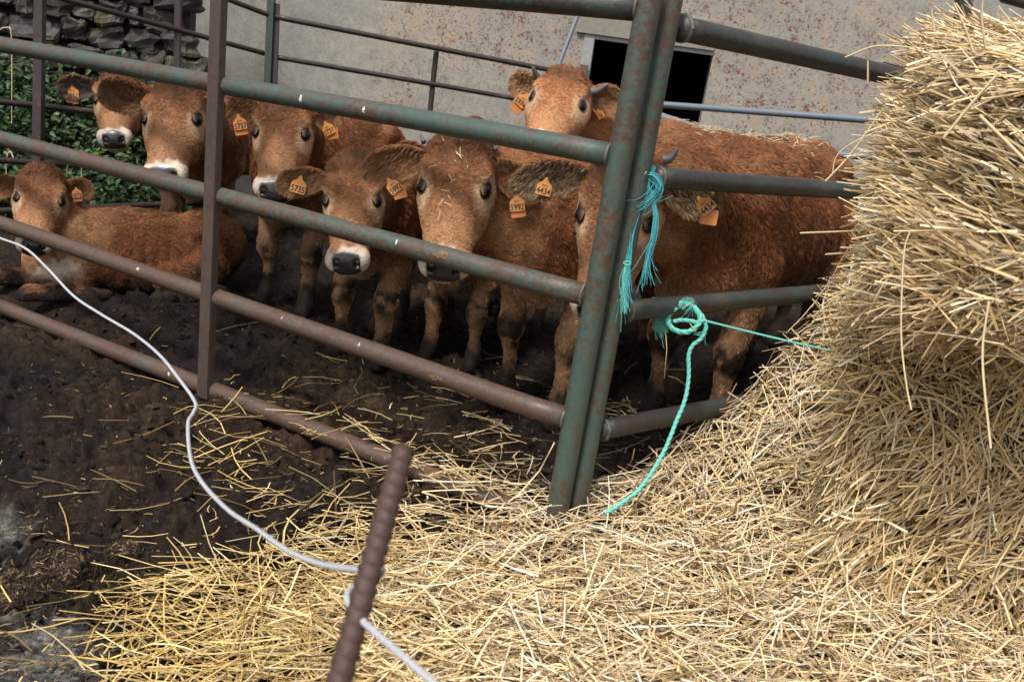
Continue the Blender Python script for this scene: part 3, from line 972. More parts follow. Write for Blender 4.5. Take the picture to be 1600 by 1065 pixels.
# concrete showing through at the lower left
GR_SPOTS = [(-60, 1030, 190, 90), (70, 1010, 120, 55), (110, 1075, 130, 45), (-170, 900, 200, 140)]
gr = np.full_like(gx, -9.0)
for cx, cy, rx, ry in GR_SPOTS:
    gr = np.maximum(gr, 1.25 - np.sqrt(((ppx - cx) / rx) ** 2 + ((ppy - cy) / ry) ** 2))
gr = sstep(.18, .5, gr + .35 * fbm(P2 * 7, 233, 3))
gr = np.clip(gr, 0, 1.3)
clods = sstep(.35, .8, noise(P2 * 11, 241)) * sstep(.02, .3, gr) * (1 - sstep(.65, .95, gr))
hz = (rough * (1 - .92 * np.clip(gr, 0, 1)) + np.abs(fbm(P2 * 75, 251, 2)) * .004 * gr - .012 * gr + .03 * clods) * near
# ground level rises a little by the bank at the far left
gn = (P2[..., :2] - GB[:2]) @ np.array([-DL[1], DL[0]]); gt = (P2[..., :2] - GB[:2]) @ DL[:2]
hz = hz - .030 - .070 * sstep(.30, .05, np.abs(gn)) * (gt > -.2) * near
mudc = np.array((.0115, .0073, .0046))[None, None] * (1 + .55 * fbm(P2 * 1.7, 261, 3))[..., None]
mudc = mudc * (1 + 1.3 * np.clip(rough * 14, -.6, 1.8))[..., None]
grav = np.array((.15, .145, .135))[None, None] * (1 + .30 * fbm(P2 * 30, 271, 3) + .3 * noise(P2 * 150, 273))[..., None]
gcol = mudc + (grav - mudc) * (gr * (1 - .9 * sstep(.22, .7, fbm(P2 * 14, 281, 4))))[..., None]
under = sstep(-60, 90, seg_dist_px(ppx, ppy, STRAW_EDGE) + 40 * noise(P2 * 5, 291)) * (ppx > -500) * sstep(8, 5, DD)
gcol = gcol + (np.array((.022, .015, .009)) - gcol) * (under * .7 * (1 - gr))[..., None]
V = np.stack([gx, gy, hz], -1).reshape(-1, 3)
na, nd = gx.shape
i = np.arange(na - 1)[:, None] * nd + np.arange(nd - 1)[None]
F = np.stack([i, i + 1, i + nd + 1, i + nd], -1).reshape(-1, 4)[:, ::-1]
wetm = .9 * sstep(.5, 1.0, fbm(P2 * 4, 299, 3)) * (1 - gr)
g_ = mesh_obj('ground', V, F, M_g, None, True, np.clip(gcol, .008, .8).reshape(-1, 3), wetm.ravel())
tag(g_, kind='structure')
def ground_z(x, y):
    P = np.stack([x, y, 0 * x], -1)
    return fbm(P * 3.0, 201, 3) * .022 + np.abs(fbm(P * 9, 205, 4)) * .045 + np.abs(fbm(P * 26, 211, 3)) * .022 - .022

# crumbs of trodden mud, too many to count
nc_ = 42000
az_ = np.radians(rng.uniform(-40, 30, nc_)); dd_ = np.exp(rng.uniform(math.log(1.2), math.log(5.5), nc_))
cx_, cy_ = dd_ * np.sin(az_), dd_ * np.cos(az_)
cp_ = np.stack([cx_, cy_, 0 * cx_], -1)
_px, _py = project(cp_)
_g = np.full(nc_, -9.)
for _a, _b, _c, _d in GR_SPOTS: _g = np.maximum(_g, 1.25 - np.sqrt(((_px - _a) / _c) ** 2 + ((_py - _b) / _d) ** 2))
kp = rng.random(nc_) < (sstep(-.5, .6, fbm(cp_ * 4, 341, 3)) + .1) * (1 - .35 * sstep(.2, .6, _g))
cx_, cy_, cp_, _g = cx_[kp], cy_[kp], cp_[kp], _g[kp]; nc_ = len(cx_)
ico = bpy.data.meshes.new('crumb_source')
import bmesh
bm_ = bmesh.new(); bmesh.ops.create_icosphere(bm_, subdivisions=1, radius=1.0)
iv = np.array([v.co[:] for v in bm_.verts]); bm_.verts.ensure_lookup_table(); bm_.faces.ensure_lookup_table()
if_ = np.array([[v.index for v in f.verts] for f in bm_.faces]); bm_.free(); bpy.data.meshes.remove(ico)
rad_ = (.0028 + .013 * rng.random(nc_) ** 4) * (1 - .45 * sstep(.3, .6, _g))
stz = rad_[:, None, None] * (1 + .45 * rng.normal(size=(nc_, 1, 3)) * np.array([1, 1, .4]))
vv3 = iv[None] * stz * (1 + .28 * rng.normal(size=(nc_, len(iv), 1)))
vv3 = vv3 * np.array([1, 1, .8])
vv3[..., 0] += cx_[:, None]; vv3[..., 1] += cy_[:, None]; vv3[..., 2] += (ground_z(cx_, cy_) - .010 - .070 * sstep(.30, .05, np.abs((np.stack([cx_, cy_], -1) - GB[:2]) @ np.array([-DL[1], DL[0]]))) + rad_ * .35)[:, None]
cf_ = (np.arange(nc_)[:, None, None] * len(iv) + if_[None]).reshape(-1, 3)
cc_ = np.repeat(np.array((.0135, .0090, .0060)) * (.4 + 1.6 * rng.random((nc_, 1)) + 4.0 * rng.random((nc_, 1)) ** 9), len(iv), 0)
_gg = np.repeat(sstep(.3, .6, _g), len(iv))[:, None]
cc_ = cc_ * (1 - _gg) + _gg * np.repeat(np.array((.13, .125, .115)) * (.3 + 1.2 * rng.random((nc_, 1))), len(iv), 0)
mc = mesh_obj('mud_crumbs', vv3.reshape(-1, 3), cf_, M_g, None, False, cc_, np.zeros(len(cc_)))
tag(mc, 'crumbs of dark trodden mud strewn over the pen floor', 'mud', kind='stuff')

# ------------------------------------------------------------------ barn with its stained wall, window hole and lintel
M_wall, nt, bs = mat('stained_render')
co = texco(nt)
n1 = noise_n(nt, co, 1.1, 5, .6); n2 = noise_n(nt, co, 9, 7, .65); n3 = noise_n(nt, co, 55, 4, .6)
c = ramp(nt, n1, [(.3, (.24, .235, .218)), (.55, (.30, .285, .252)), (.75, (.35, .31, .245))]).outputs[0]
c = mixc(nt, 1.0, c, ramp(nt, n2, [(.25, (.72,) * 3), (.75, (1.2,) * 3)]).outputs[0], 'MULTIPLY')
# rust spots, denser in drifts
zs = None
for (zx, zy, zr) in ((860, 30, 1.0), (700, 30, .7), (1280, 120, 1.0), (1180, 60, .8), (620, 150, .5)):
    dn = N(nt, 'VectorMath'); dn.operation = 'DISTANCE'; nt.links.new(co, dn.inputs[0])
    _p = CAM + ray(zx, zy) * (7.55 / ray(zx, zy)[1]); dn.inputs[1].default_value = tuple(_p)
    q_ = math_n(nt, 'MAXIMUM', math_n(nt, 'SUBTRACT', 1.0, math_n(nt, 'DIVIDE', dn.outputs['Value'], zr)), 0.0)
    zs = q_ if zs is None else math_n(nt, 'MAXIMUM', zs, q_)
zone = ramp(nt, math_n(nt, 'ADD', math_n(nt, 'MULTIPLY', zs, .6), math_n(nt, 'MULTIPLY', noise_n(nt, co, 1.6, 4, .6), .75)), [(.38, (0, 0, 0)), (.72, (1, 1, 1))]).outputs[0]
v1 = N(nt, 'TexVoronoi'); v1.inputs['Scale'].default_value = 26; nt.links.new(co, v1.inputs['Vector'])
v2 = N(nt, 'TexVoronoi'); v2.inputs['Scale'].default_value = 60; nt.links.new(co, v2.inputs['Vector'])
cl = ramp(nt, noise_n(nt, co, 5, 5, .7), [(.36, (0, 0, 0)), (.52, (1, 1, 1))]).outputs[0]
for vv_, th in ((v1, .38), (v2, .46)):
    s1 = ramp(nt, math_n(nt, 'ADD', vv_.outputs['Distance'], math_n(nt, 'ADD', math_n(nt, 'MULTIPLY', math_n(nt, 'SUBTRACT', n2, .5), .7), math_n(nt, 'MULTIPLY', math_n(nt, 'SUBTRACT', n3, .5), 1.3))), [(th * .35, (1, 1, 1)), (th * .8, (0, 0, 0))]).outputs[0]
    kk = math_n(nt, 'MULTIPLY', math_n(nt, 'MULTIPLY', s1, cl), math_n(nt, 'ADD', math_n(nt, 'MULTIPLY', zone, .90), .04))
    c = mixc(nt, kk, c, (.17, .062, .022))
halo = math_n(nt, 'MULTIPLY', ramp(nt, n2, [(.50, (0, 0, 0)), (.72, (1, 1, 1))]).outputs[0], zone)
c = mixc(nt, math_n(nt, 'MULTIPLY', halo, .6), c, (.34, .20, .085))
c = mixc(nt, 1.0, c, ramp(nt, n3, [(.3, (.85,) * 3), (.7, (1.12,) * 3)]).outputs[0], 'MULTIPLY')
# hairline cracks
v3 = N(nt, 'TexVoronoi'); v3.feature = 'DISTANCE_TO_EDGE'; v3.inputs['Scale'].default_value = .9
wv = N(nt, 'TexNoise'); wv.inputs['Scale'].default_value = 3; nt.links.new(co, wv.inputs['Vector'])
wm = mixc(nt, .25, co, wv.outputs['Color']); nt.links.new(wm, v3.inputs['Vector'])
ck = ramp(nt, v3.outputs['Distance'], [(.0, (1, 1, 1)), (.006, (0, 0, 0))]).outputs[0]
c = mixc(nt, math_n(nt, 'MULTIPLY', ck, .5), c, (.16, .15, .14))
nt.links.new(c, bs.inputs['Base Color']); bs.inputs['Roughness'].default_value = .85
bump(nt, bs, math_n(nt, 'ADD', n2, n3), .35, .006)
M_conc = simple('lintel_concrete', (.24, .215, .18), .9, 0, 30, .3, .6, .006)
M_frame = simple('window_frame_paint', (.28, .29, .28), .8, 0, 40, .35, .4)
M_black = simple('dark_interior', (.012, .012, .012), .9)
M_doorwood = simple('weathered_wood', (.12, .08, .055), .8)

W0 = np.array([.22, 7.6, 0]); WD = unit(np.array([1.0, -.10, 0.])); WN = np.array([WD[1], -WD[0], 0.])
def wp(x, y, off=0.):
    return on_plane(x, y, W0, WD) + WN * off
barn = root('barn', (W0[0], W0[1], 0), 'grey rendered barn wall freckled with rust spots behind the calves', 'barn')
def quad_prism(pts, back, th):
    """a polygon (world points, in order) extruded along `back`"""
    n = len(pts)
    V = list(pts) + [p + back * th for p in pts]
    F = [list(range(n)), list(range(n, 2 * n))[::-1]] + [[(i + 1) % n, i, n + i, n + (i + 1) % n] for i in range(n)]
    return np.array(V), F
# opening corners
O = [wp(918, 58), wp(1107, 74), wp(1102, 200), wp(912, 186)]
Lf = on_plane(284, 60, W0, WD)
sl = (Lf - W0) @ WD
def wq(t, z): return W0 + WD * t + np.array([0, 0, z])
to = [(p - W0) @ WD for p in O]; zo = [p[2] for p in O]
wl, wr, zt, zb = (to[0] + to[3]) / 2, (to[1] + to[2]) / 2, (zo[0] + zo[1]) / 2, (zo[2] + zo[3]) / 2
FT, BT = 3.6, .28
panels = [(sl, wl, -.1, FT), (wr, 6.0, -.1, FT), (wl, wr, -.1, zb), (wl, wr, zt + .21, FT)]
VV = []
for (t0, t1, z0, z1) in panels:
    VV.append(quad_prism([wq(t0, z0), wq(t1, z0), wq(t1, z1), wq(t0, z1)], -WN, BT))
v, f = join(VV)
mesh_obj('wall', v, f, M_wall, barn, False)
v, f = quad_prism([wq(wl - .12, zt + .002) + WN * .03, wq(wr - .002, zt + .002) + WN * .03, wq(wr - .002, zt + .208) + WN * .03, wq(wl - .12, zt + .208) + WN * .03], -WN, BT)
mesh_obj('lintel', v, f, M_conc, barn, False)
fr = []
fr.append(quad_prism([wq(wl - .055, zb) - WN * -.012, wq(wl + .022, zb) + WN * .012, wq(wl + .022, zt) + WN * .012, wq(wl - .055, zt) + WN * .012], -WN, .12))
fr.append(quad_prism([wq(wl + .024, zt - .03) + WN * .008, wq(wr, zt - .03) + WN * .008, wq(wr, zt) + WN * .008, wq(wl + .024, zt) + WN * .008], -WN, .12))
v, f = join(fr)
mesh_obj('window_frame', v, f, M_frame, barn, False)
v, f = quad_prism([wq(wl - .05, .9) + WN * .03, wq(wl + .01, .9) + WN * .03, wq(wl + .01, 1.36) + WN * .03, wq(wl - .05, 1.36) + WN * .03], WN, .05)
mesh_obj('gate_hinge', v, f, M_doorwood, barn, False)
# the room behind the hole; its darkness is put into the near-black colour
v, f = join([quad_prism([wq(a_, c_) - WN * o1, wq(b_, c_) - WN * o1, wq(b_, d_) - WN * o1, wq(a_, d_) - WN * o1], -WN, o2) for a_, b_, c_, d_, o1, o2 in
             ((-2.2, 5.2, 0, 3.2, 3.5, .05), (-2.25, -2.2, 0, 3.2, .285, 3.2), (5.2, 5.25, 0, 3.2, .285, 3.2), (-2.2, 5.2, 3.2, 3.25, .285, 3.2), (-2.2, 5.2, .02, .04, .285, 3.2))])
mesh_obj('interior', v, f, M_black, barn, False)

# ------------------------------------------------------------------ dry stone wall at the left
M_st, nt, bs = mat('field_stone')
oi = N(nt, 'ObjectInfo')
co = texco(nt)
n1 = noise_n(nt, co, 9, 7, .7); n2 = noise_n(nt, co, 45, 6, .75)
base = ramp(nt, oi.outputs['Random'], [(0, (.035, .030, .025)), (.35, (.075, .070, .062)), (.7, (.045, .034, .026)), (1, (.12, .118, .11))]).outputs[0]
c = mixc(nt, 1.0, base, ramp(nt, n1, [(.25, (.5,) * 3), (.75, (1.7,) * 3)]).outputs[0], 'MULTIPLY')
c = mixc(nt, ramp(nt, n1, [(.55, (0, 0, 0)), (.62, (1, 1, 1))]).outputs[0], c, (.15, .145, .135))
c = mixc(nt, math_n(nt, 'MULTIPLY', ramp(nt, n2, [(.62, (0, 0, 0)), (.7, (1, 1, 1))]).outputs[0], .8), c, (.42, .41, .38))
c = mixc(nt, math_n(nt, 'MULTIPLY', ramp(nt, noise_n(nt, co, 3.3, 5, .6), [(.55, (0, 0, 0)), (.66, (1, 1, 1))]).outputs[0], .5), c, (.10, .085, .03))
nt.links.new(c, bs.inputs['Base Color']); bs.inputs['Roughness'].default_value = .92
bump(nt, bs, math_n(nt, 'ADD', n1, n2), 1.0, .02)
M_mort = simple('wall_earth', (.045, .038, .028), .95, 0, 20, .5, 1, .02)
sw = root('stone_wall', (-2.6, 6.6, 0), 'dry stone wall of rough grey boulders above the weeds', 'stone wall')
SWP = np.array([-2.5, 6.75, 0]); SWD = unit(np.array([1., .22, 0.])); SWN = np.array([SWD[1], -SWD[0], 0.])
def stone(t, z, w, h, dp, seed):
    r_ = np.random.default_rng(seed)
    nA, nB = 12, 18
    Vs = []
    for a_ in range(nA + 1):
        th = pi * a_ / nA
        for b_ in range(nB):
            ph = 2 * pi * b_ / nB
            p = np.array([math.sin(th) * math.cos(ph), math.sin(th) * math.sin(ph), math.cos(th)])
            p = np.sign(p) * np.abs(p) ** .55
            Vs.append(p)
    Vs = np.array(Vs)
    Vs = Vs * (1 + .30 * noise(Vs * 1.5 + seed, 3)[:, None] + .20 * noise(Vs * 3.5 + seed, 5)[:, None] + .08 * noise(Vs * 8 + seed, 6)[:, None])
    Vs = Vs * np.array([w / 2, dp / 2, h / 2])
    an = r_.normal() * .10
    X, Z = Vs[:, 0] * math.cos(an) - Vs[:, 2] * math.sin(an), Vs[:, 0] * math.sin(an) + Vs[:, 2] * math.cos(an)
    W = SWP + SWD * (t + X)[:, None] + SWN * (Vs[:, 1] + .0)[:, None] + np.array([0, 0, 1.]) * (z + Z)[:, None]
    F_ = np.array([[a_ * nB + b_, a_ * nB + (b_ + 1) % nB, (a_ + 1) * nB + (b_ + 1) % nB, (a_ + 1) * nB + b_] for a_ in range(nA) for b_ in range(nB)])
    return W, F_
z = .55; row = 0
rs = np.random.default_rng(5)
while z < 2.3:
    hrow = rs.uniform(.09, .20)
    t = -1.9 + rs.uniform(0, .2)
    while t < -.06:
        wst = rs.uniform(.10, .36)
        W, F_ = stone(t + wst / 2, z + hrow / 2 + rs.normal() * .012, wst * 1.0, hrow * rs.uniform(.75, 1.25), rs.uniform(.22, .36), int(rs.integers(1e6)))
        mesh_obj('stone', W, F_, M_st, sw, False)
        t += wst * .97
    z += hrow * .96
v, f = quad_prism([SWP + SWD * t_ + np.array([0, 0, z_]) - SWN * .02 for t_, z_ in ((-2, 0), (.03, 0), (.03, 2.35), (-2, 2.35))], -SWN, .3)
mesh_obj('earth_fill', v, f, M_mort, sw, False)

# ------------------------------------------------------------------ undergrowth: nettles and brambles on a bank
def leaf_cloud(name, pts, size, parent=None, cols=None, nrm=None):
    n = len(pts)
    d = unit(rng.normal(size=(n, 3)) * np.array([1, 1, .45]) + np.array([.1, -.35, -.25]))
    up = unit(rng.normal(size=(n, 3)) * .55 + np.array([0, -.35, .85]))
    sd = unit(np.cross(d, up)); up = np.cross(sd, d)
    L = size * (.6 + .8 * rng.random(n)); W = L * (.24 + .1 * rng.random(n))
    P = []
    prof = [(0, 0), (.30, 1), (.30, -1), (.68, .72), (.68, -.72), (1.05, 0), (.32, 0), (.70, 0)]
    for a_, b_ in prof:
        dip = (-.12 if b_ == 0 and a_ not in (0,) else 0) + -.18 * a_ ** 2
        P.append(pts + d * (L * a_)[:, None] + sd * (W * b_)[:, None] + up * (L * dip)[:, None])
    V = np.stack(P, 1).reshape(-1, 3)
    o = np.arange(n)[:, None, None] * 8
    T = np.array([[0, 6, 1, 1], [0, 2, 6, 6], [1, 6, 7, 3], [6, 2, 4, 7], [3, 7, 5, 5], [7, 4, 5, 5]])
    Q = (o + np.array([[1, 6, 7, 3], [6, 2, 4, 7]])).reshape(-1, 4)
    T3 = (o + np.array([[0, 6, 1], [0, 2, 6], [3, 7, 5], [7, 4, 5]])).reshape(-1, 3)
    F_ = Q.tolist() + T3.tolist()
    c = np.repeat(cols, 8, 0)
    return mesh_obj(name, V, F_, M_leaf, parent, True, c)
def bank_z(x, y):
    t = (np.stack([x, y], -1) - SWP[:2]) @ SWN[:2]    # distance in front of the stone wall
    return .80 * sstep(.95, .05, t)
nst = 800
bt = rng.uniform(-2.2, .12, nst); bn = rng.uniform(.0, 1.02, nst) ** .8
sx = SWP[0] + SWD[0] * bt + SWN[0] * bn; sy = SWP[1] + SWD[1] * bt + SWN[1] * bn
sz = bank_z(sx, sy) * .8
sh = rng.uniform(.10, .26, nst) * np.where(rng.random(nst) < .12, 1.7, 1)
leafP, leafC, stems = [], [], []
for k in range(nst):
    b0 = np.array([sx[k], sy[k], sz[k]])
    lean = np.array([rng.normal() * .25, -.25 + rng.normal() * .2, 1.0])
    tipp = b0 + lean * sh[k]
    nl = 30
    tt = rng.random(nl) ** .7
    leafP.append(b0 + (tipp - b0) * tt[:, None] + rng.normal(size=(nl, 3)) * np.array([.05, .05, .03]))
    g_k = rng.random()
    leafC.append(np.array([.019, .042, .013]) * (.55 + .9 * rng.random((nl, 1))) * (1 + .8 * g_k * tt[:, None]) + np.array([.03, .035, .0]) * (rng.random((nl, 1)) < .15))
    if k % 2 == 0: stems.append(tube([b0, (b0 + tipp) / 2 + rng.normal(size=3) * .01, tipp], [.0028, .002, .001], 4, cap=False))
M_stem = simple('weed_stem', (.07, .075, .03), .7)
ug = leaf_cloud('undergrowth', np.vstack(leafP), .044, None, np.vstack(leafC))
tag(ug, 'dense green nettles and brambles crowding the bank below the stone wall', 'undergrowth', kind='stuff')
v, f = join(stems)
s_ = mesh_obj('stem', v, f, M_stem, ug, False); s_['kind'] = 'stuff'
# the earth bank under them
bx, by = np.meshgrid(np.linspace(-2.6, .22, 60), np.linspace(-.02, 1.12, 24), indexing='ij')
gxx = SWP[0] + SWD[0] * bx + SWN[0] * by; gyy = SWP[1] + SWD[1] * bx + SWN[1] * by
bzz = bank_z(gxx, gyy) * .8 + .05 * noise(np.stack([gxx, gyy, 0 * gxx], -1) * 5, 3) - .03
i = np.arange(59)[:, None] * 24 + np.arange(23)[None]
F = np.stack([i, i + 24, i + 25, i + 1], -1).reshape(-1, 4)
bk = mesh_obj('earth_bank', np.stack([gxx, gyy, bzz], -1).reshape(-1, 3), F, M_mort, None)
tag(bk, kind='structure')
# dry grass stalks
blades = []
for px, py, hh, ln_ in ((105, 262, .16, .05), (18, 60, .45, -.03), (128, 258, .1, .03), (296, 120, .25, .01), (10, 250, .12, .02), (290, 80, .3, -.05)):
    b0 = at(px, py, 6.0 if px < 280 else 7.3)
    blades.append(tube(catmull([b0 - [0, 0, hh], b0, b0 + [ln_, 0, .05], b0 + [ln_ * 2.5, -.02, .02]], 4), .003, 4, cap=False))
v, f = join(blades)
o = mesh_obj('dry_stalk', v, f, M_knotstraw); tag(o, 'few dry pale stalks standing among the green weeds', 'dry grass', kind='stuff')

# ------------------------------------------------------------------ gates and fences
def rail(name, p0, p1, R, mat_, parent, sag=.0, seed=0, sides=20, n=26, cap=True):
    t = np.linspace(0, 1, n)[:, None]
    P = p0 + (p1 - p0) * t
    P = P + vnoise(P * .9, seed) * .004 + np.array([0, 0, -1.]) * sag * np.sin(pi * t)
    P[0], P[-1] = p0, p1
    v, f_ = tube(P, R, sides, .012, seed, cap)
    return mesh_obj(name, v, f_, mat_, parent)
g1 = root('metal_gate', GB, 'near metal pipe gate in worn green and brown paint, running left from the double post', 'gate')
RL = .0315
def gl(x, y): return on_plane(x, y, GB, DL)
R1 = [((0, 70), (957, 243), M_rail_green, RL), ((0, 215), (917, 461), M_rail_mix, RL), ((0, 348), (888, 653), M_rail_brown, RL), ((0, 478), (845, 812), M_rail_brown, RL), ((650, -13), (1002, 14), M_rail_dark, RL)]
for k, (a_, b_, mm, R_) in enumerate(R1):
    A_, B_ = gl(*a_), gl(*b_)
    if k != 3:
        A_ = A_ + (A_ - B_) * .10
    if k == 4: A_ = A_ + (A_ - B_) * 4.5
    rail('rail', A_, B_, R_, mm, g1, 0, 31 + k)
def weld(parent, c, ax, R_, seed):
    a = np.linspace(0, 2 * pi, 18)
    ax = unit(ax); n_ = unit(np.cross(ax, [0, 0, 1.])); b_ = np.cross(ax, n_)
    ring = c + (np.cos(a)[:, None] * n_ + np.sin(a)[:, None] * b_) * R_
    v, f_ = tube(ring, .0055 * (1 + .4 * noise(ring * 90, seed)), 6, .2, seed, False)
    mesh_obj('weld', v, f_, M_weld, parent)
PT, PB = gl(1022, -40), gl(864, 836)
rail('post', PB, PT, .0325, M_rail_green, g1, 0, 51, 24)
for (x, y) in ((957, 243), (917, 461), (888, 653), (1002, 14)):
    weld(g1, gl(x, y) + DL * .004, DL, .0325, int(x))
# flat upright, welded on the near side of the rails
NF = unit(np.array([-DL[1], DL[0], 0.])); NF = NF if (CAM - GB) @ NF > 0 else -NF
U1, U0_ = gl(353, -30), gl(329, 618)
ux = unit(DL - 0); uz = unit(U1 - U0_)
cc = (U1 + U0_) / 2 + NF * .036
v, f = box(cc, .052, .010, np.linalg.norm(U1 - U0_), -ux, NF, uz)
v2, f2 = box(cc + NF * -.012 + DL * -.024, .005, .026, np.linalg.norm(U1 - U0_), -ux, NF, uz)
v, f = join([(v, f), (v2, f2)])
up = mesh_obj('upright', v, f, M_bar, g1, False)
bv = up.modifiers.new('bevel', 'BEVEL'); bv.width = .0015; bv.segments = 2
# dried muck on the rails
M_muck = simple('dried_muck', (.20, .12, .065), .95, 0, 120, .6, 1, .006)
M_drop = simple('bird_dropping', (.62, .62, .60), .7)
def splat(parent, c, ax, R_, L_, arc, ang0, mat_, name, seed, th=.003):
    """a crust that follows the pipe"""
    nu, nv = 22, 14
    ax = unit(ax); look = unit((CAM - c) - ax * ((CAM - c) @ ax)); sd = np.cross(ax, look)
    V = []; keep = []
    for i_ in range(nu):
        for j_ in range(nv):
            u_, v_ = 2 * i_ / (nu - 1) - 1, 2 * j_ / (nv - 1) - 1
            an = ang0 + v_ * arc
            q = np.array([u_ * 2.2, v_ * 2.2, seed])
            rr_ = math.hypot(u_, v_) + .38 * float(fbm(q * .9, seed, 3))
            t_ = float(sstep(1.0, .55, rr_)) * th * (1 + .9 * float(noise(q * 5, seed))) - .0012
            V.append(c + ax * u_ * L_ + (look * math.cos(an) + sd * math.sin(an)) * (R_ * 1.008 + t_))
    F_ = [[i_ * nv + j_, (i_ + 1) * nv + j_, (i_ + 1) * nv + j_ + 1, i_ * nv + j_ + 1] for i_ in range(nu - 1) for j_ in range(nv - 1)]
    mesh_obj(name, V, np.array(F_), mat_, parent)
for (x, y, L_, arc, a0, th, mt_, nm) in ((697, 402, .028, .55, .0, .004, M_muck, 'dried_muck'), (690, 588, .035, .35, -.55, .004, M_muck, 'dried_muck'), (682, 748, .05, .7, .3, .005, M_muck, 'dried_muck'),
        (625, 715, .03, .6, .2, .004, M_muck, 'dried_muck'), (480, 160, .007, .35, .1, .002, M_drop, 'bird_dropping'), (578, 184, .006, .3, .1, .002, M_drop, 'bird_dropping'),
        (628, 385, .009, .35, .2, .002, M_drop, 'bird_dropping'), (569, 550, .007, .3, .1, .002, M_drop, 'bird_dropping'), (225, 428, .010, .3, .1, .002, M_drop, 'bird_dropping'), (274, 585, .008, .3, -.1, .003, M_drop, 'bird_dropping'), (449, 500, .007, .3, .2, .002, M_drop, 'bird_dropping')):
    best = min(R1[:4], key=lambda r: abs(np.interp(x, (r[0][0], r[1][0]), (r[0][1], r[1][1])) - y))
    yl = np.interp(x, (best[0][0], best[1][0]), (best[0][1], best[1][1]))
    splat(g1, gl(x, yl), DL, RL, L_, arc, a0, mt_, nm, int(x), th)

g2 = root('metal_gate', GB + DR * .06, 'second pipe gate in dark green paint, running right from the double post behind the straw', 'gate')
def gr_(x, y): return on_plane(x, y, GB + np.array([.03, .03, 0]), DR)
PT2, PB2 = gr_(1056, -40), gr_(893, 836)
rail('post', PB2, PT2, .030, M_rail_green, g2, 0, 61, 24)
for k, (a_, b_, R_) in enumerate((((1062, 44), (1405, 121), .032), ((1022, 278), (1338, 297), .030), ((974, 485), (1302, 456), .030), ((936, 671), (1156, 630), .030))):
    A_, B_ = gr_(*a_), gr_(*b_)
    rail('rail', A_, A_ + (B_ - A_) * (1.9 if k < 3 else 2.5), R_, M_rail_dark, g2, 0, 71 + k)
    weld(g2, A_ + DR * .012, DR, R_ + .001, 5 + k)

# back fences
bf = root('pen_fence', at(62, 300, 5.9) * np.array([1, 1, 0]), 'low dark pipe fence at the left back of the pen, in front of the weeds', 'fence')
rail('rail', at(80, -6, 6.0), at(417, 85, 6.75), .0165, M_fence, bf, 0, 81, 10)
rail('rail', at(355, -1, 6.6), at(420, 24, 6.75), .0165, M_fence, bf, 0, 82, 10)
for (a_, b_, d0, d1) in (((-40, 155), (330, 193), 5.9, 6.3), ((-40, 248), (330, 272), 5.9, 6.3), ((-40, 331), (330, 316), 5.9, 6.3)):
    rail('rail', at(*a_, d0), at(*b_, d1), .018, M_fence, bf, 0, 83, 10)
for (a_, b_, d0, w_) in (((63, -20), (58, 375), 5.93, .046), ((279, -20), (274, 330), 6.42, .034)):
    A_, B_ = at(*a_, d0), at(*b_, d0 - .05)
    v, f = box((A_ + B_) / 2, w_, w_, np.linalg.norm(A_ - B_), (1, 0, 0), (0, 1, 0), unit(A_ - B_))
    mesh_obj('post', v, f, M_fence, bf, False)
bf2 = root('pen_fence', at(421, 300, 6.8) * np.array([1, 1, 0]), 'two-rail brown pipe fence against the rendered wall, from the green post to the window', 'fence')
for (a_, b_, w_, mm) in (((425, -20), (410, 330), .044, M_fence_post), ((433, 6), (424, 330), .030, M_fence)):
    A_, B_ = at(*a_, 6.78), at(*b_, 6.7)
    v, f = box((A_ + B_) / 2, w_, w_, np.linalg.norm(A_ - B_), (1, 0, 0), (0, 1, 0), unit(A_ - B_))
    mesh_obj('post', v, f, mm, bf2, False)
rail('rail', at(430, 26, 6.75), at(872, 112, 7.1), .0185, M_fence, bf2, 0, 91, 10)
rail('rail', at(425, 89, 6.75), at(835, 159, 7.1), .0175, M_fence, bf2, 0, 92, 10)
rail('stay', at(682, 80, 6.92), at(672, 175, 6.92), .020, M_fence, bf2, 0, 93, 8)
bar = root('galvanised_fence', at(1200, 300, 6.2) * np.array([1, 1, 0]), 'thin galvanised steel rails behind the large calf, below the dark window', 'fence')
rail('rail', at(965, 158, 6.9), at(1460, 196, 5.9), .021, M_galv, bar, 0, 94, 12)
rail('rail', at(1000, 172, 6.6), at(1095, 204, 6.3), .026, M_galv, bar, 0, 95, 12)
rail('rail', at(1270, 238, 6.0), at(1460, 252, 5.8), .020, M_galv, bar, 0, 96, 12)
A_, B_ = at(972, 140, 6.7), at(966, 300, 6.7)
v, f = box((A_ + B_) / 2, .05, .05, np.linalg.norm(A_ - B_), (1, 0, 0), (0, 1, 0), unit(A_ - B_)); mesh_obj('post', v, f, M_galv, bar, False)
st = root('prop_bar', at(870, 110, 6.9), 'slanting blue-grey steel bar leaning from the fence end up the barn wall', 'steel bar')
rail('bar', at(869, 114, 7.05), at(906, 14, 7.15), .0165, M_galv, st, 0, 97, 12)
wr_ = []
for k in range(5):
    c0 = at(868 + k * 4, 112 - k, 7.03)
    a = np.linspace(0, 2 * pi, 14)
    wr_.append(tube(c0 + .028 * np.stack([np.cos(a) * .7, np.sin(a), np.cos(a + k) * .8], -1), .0035, 5, cap=False))
v, f = join(wr_); mesh_obj('wire_tie', v, f, M_knotstraw, st)
hp = root('metal_post', at(1500, 60, 4.6) * np.array([1, 1, 0]), 'dark green steel post rising behind the top of the straw bale', 'post')
A_, B_ = at(1509, -30, 4.6), at(1495, 120, 4.6)
A2 = B_ + unit(B_ - A_) * (B_[2] + .1)
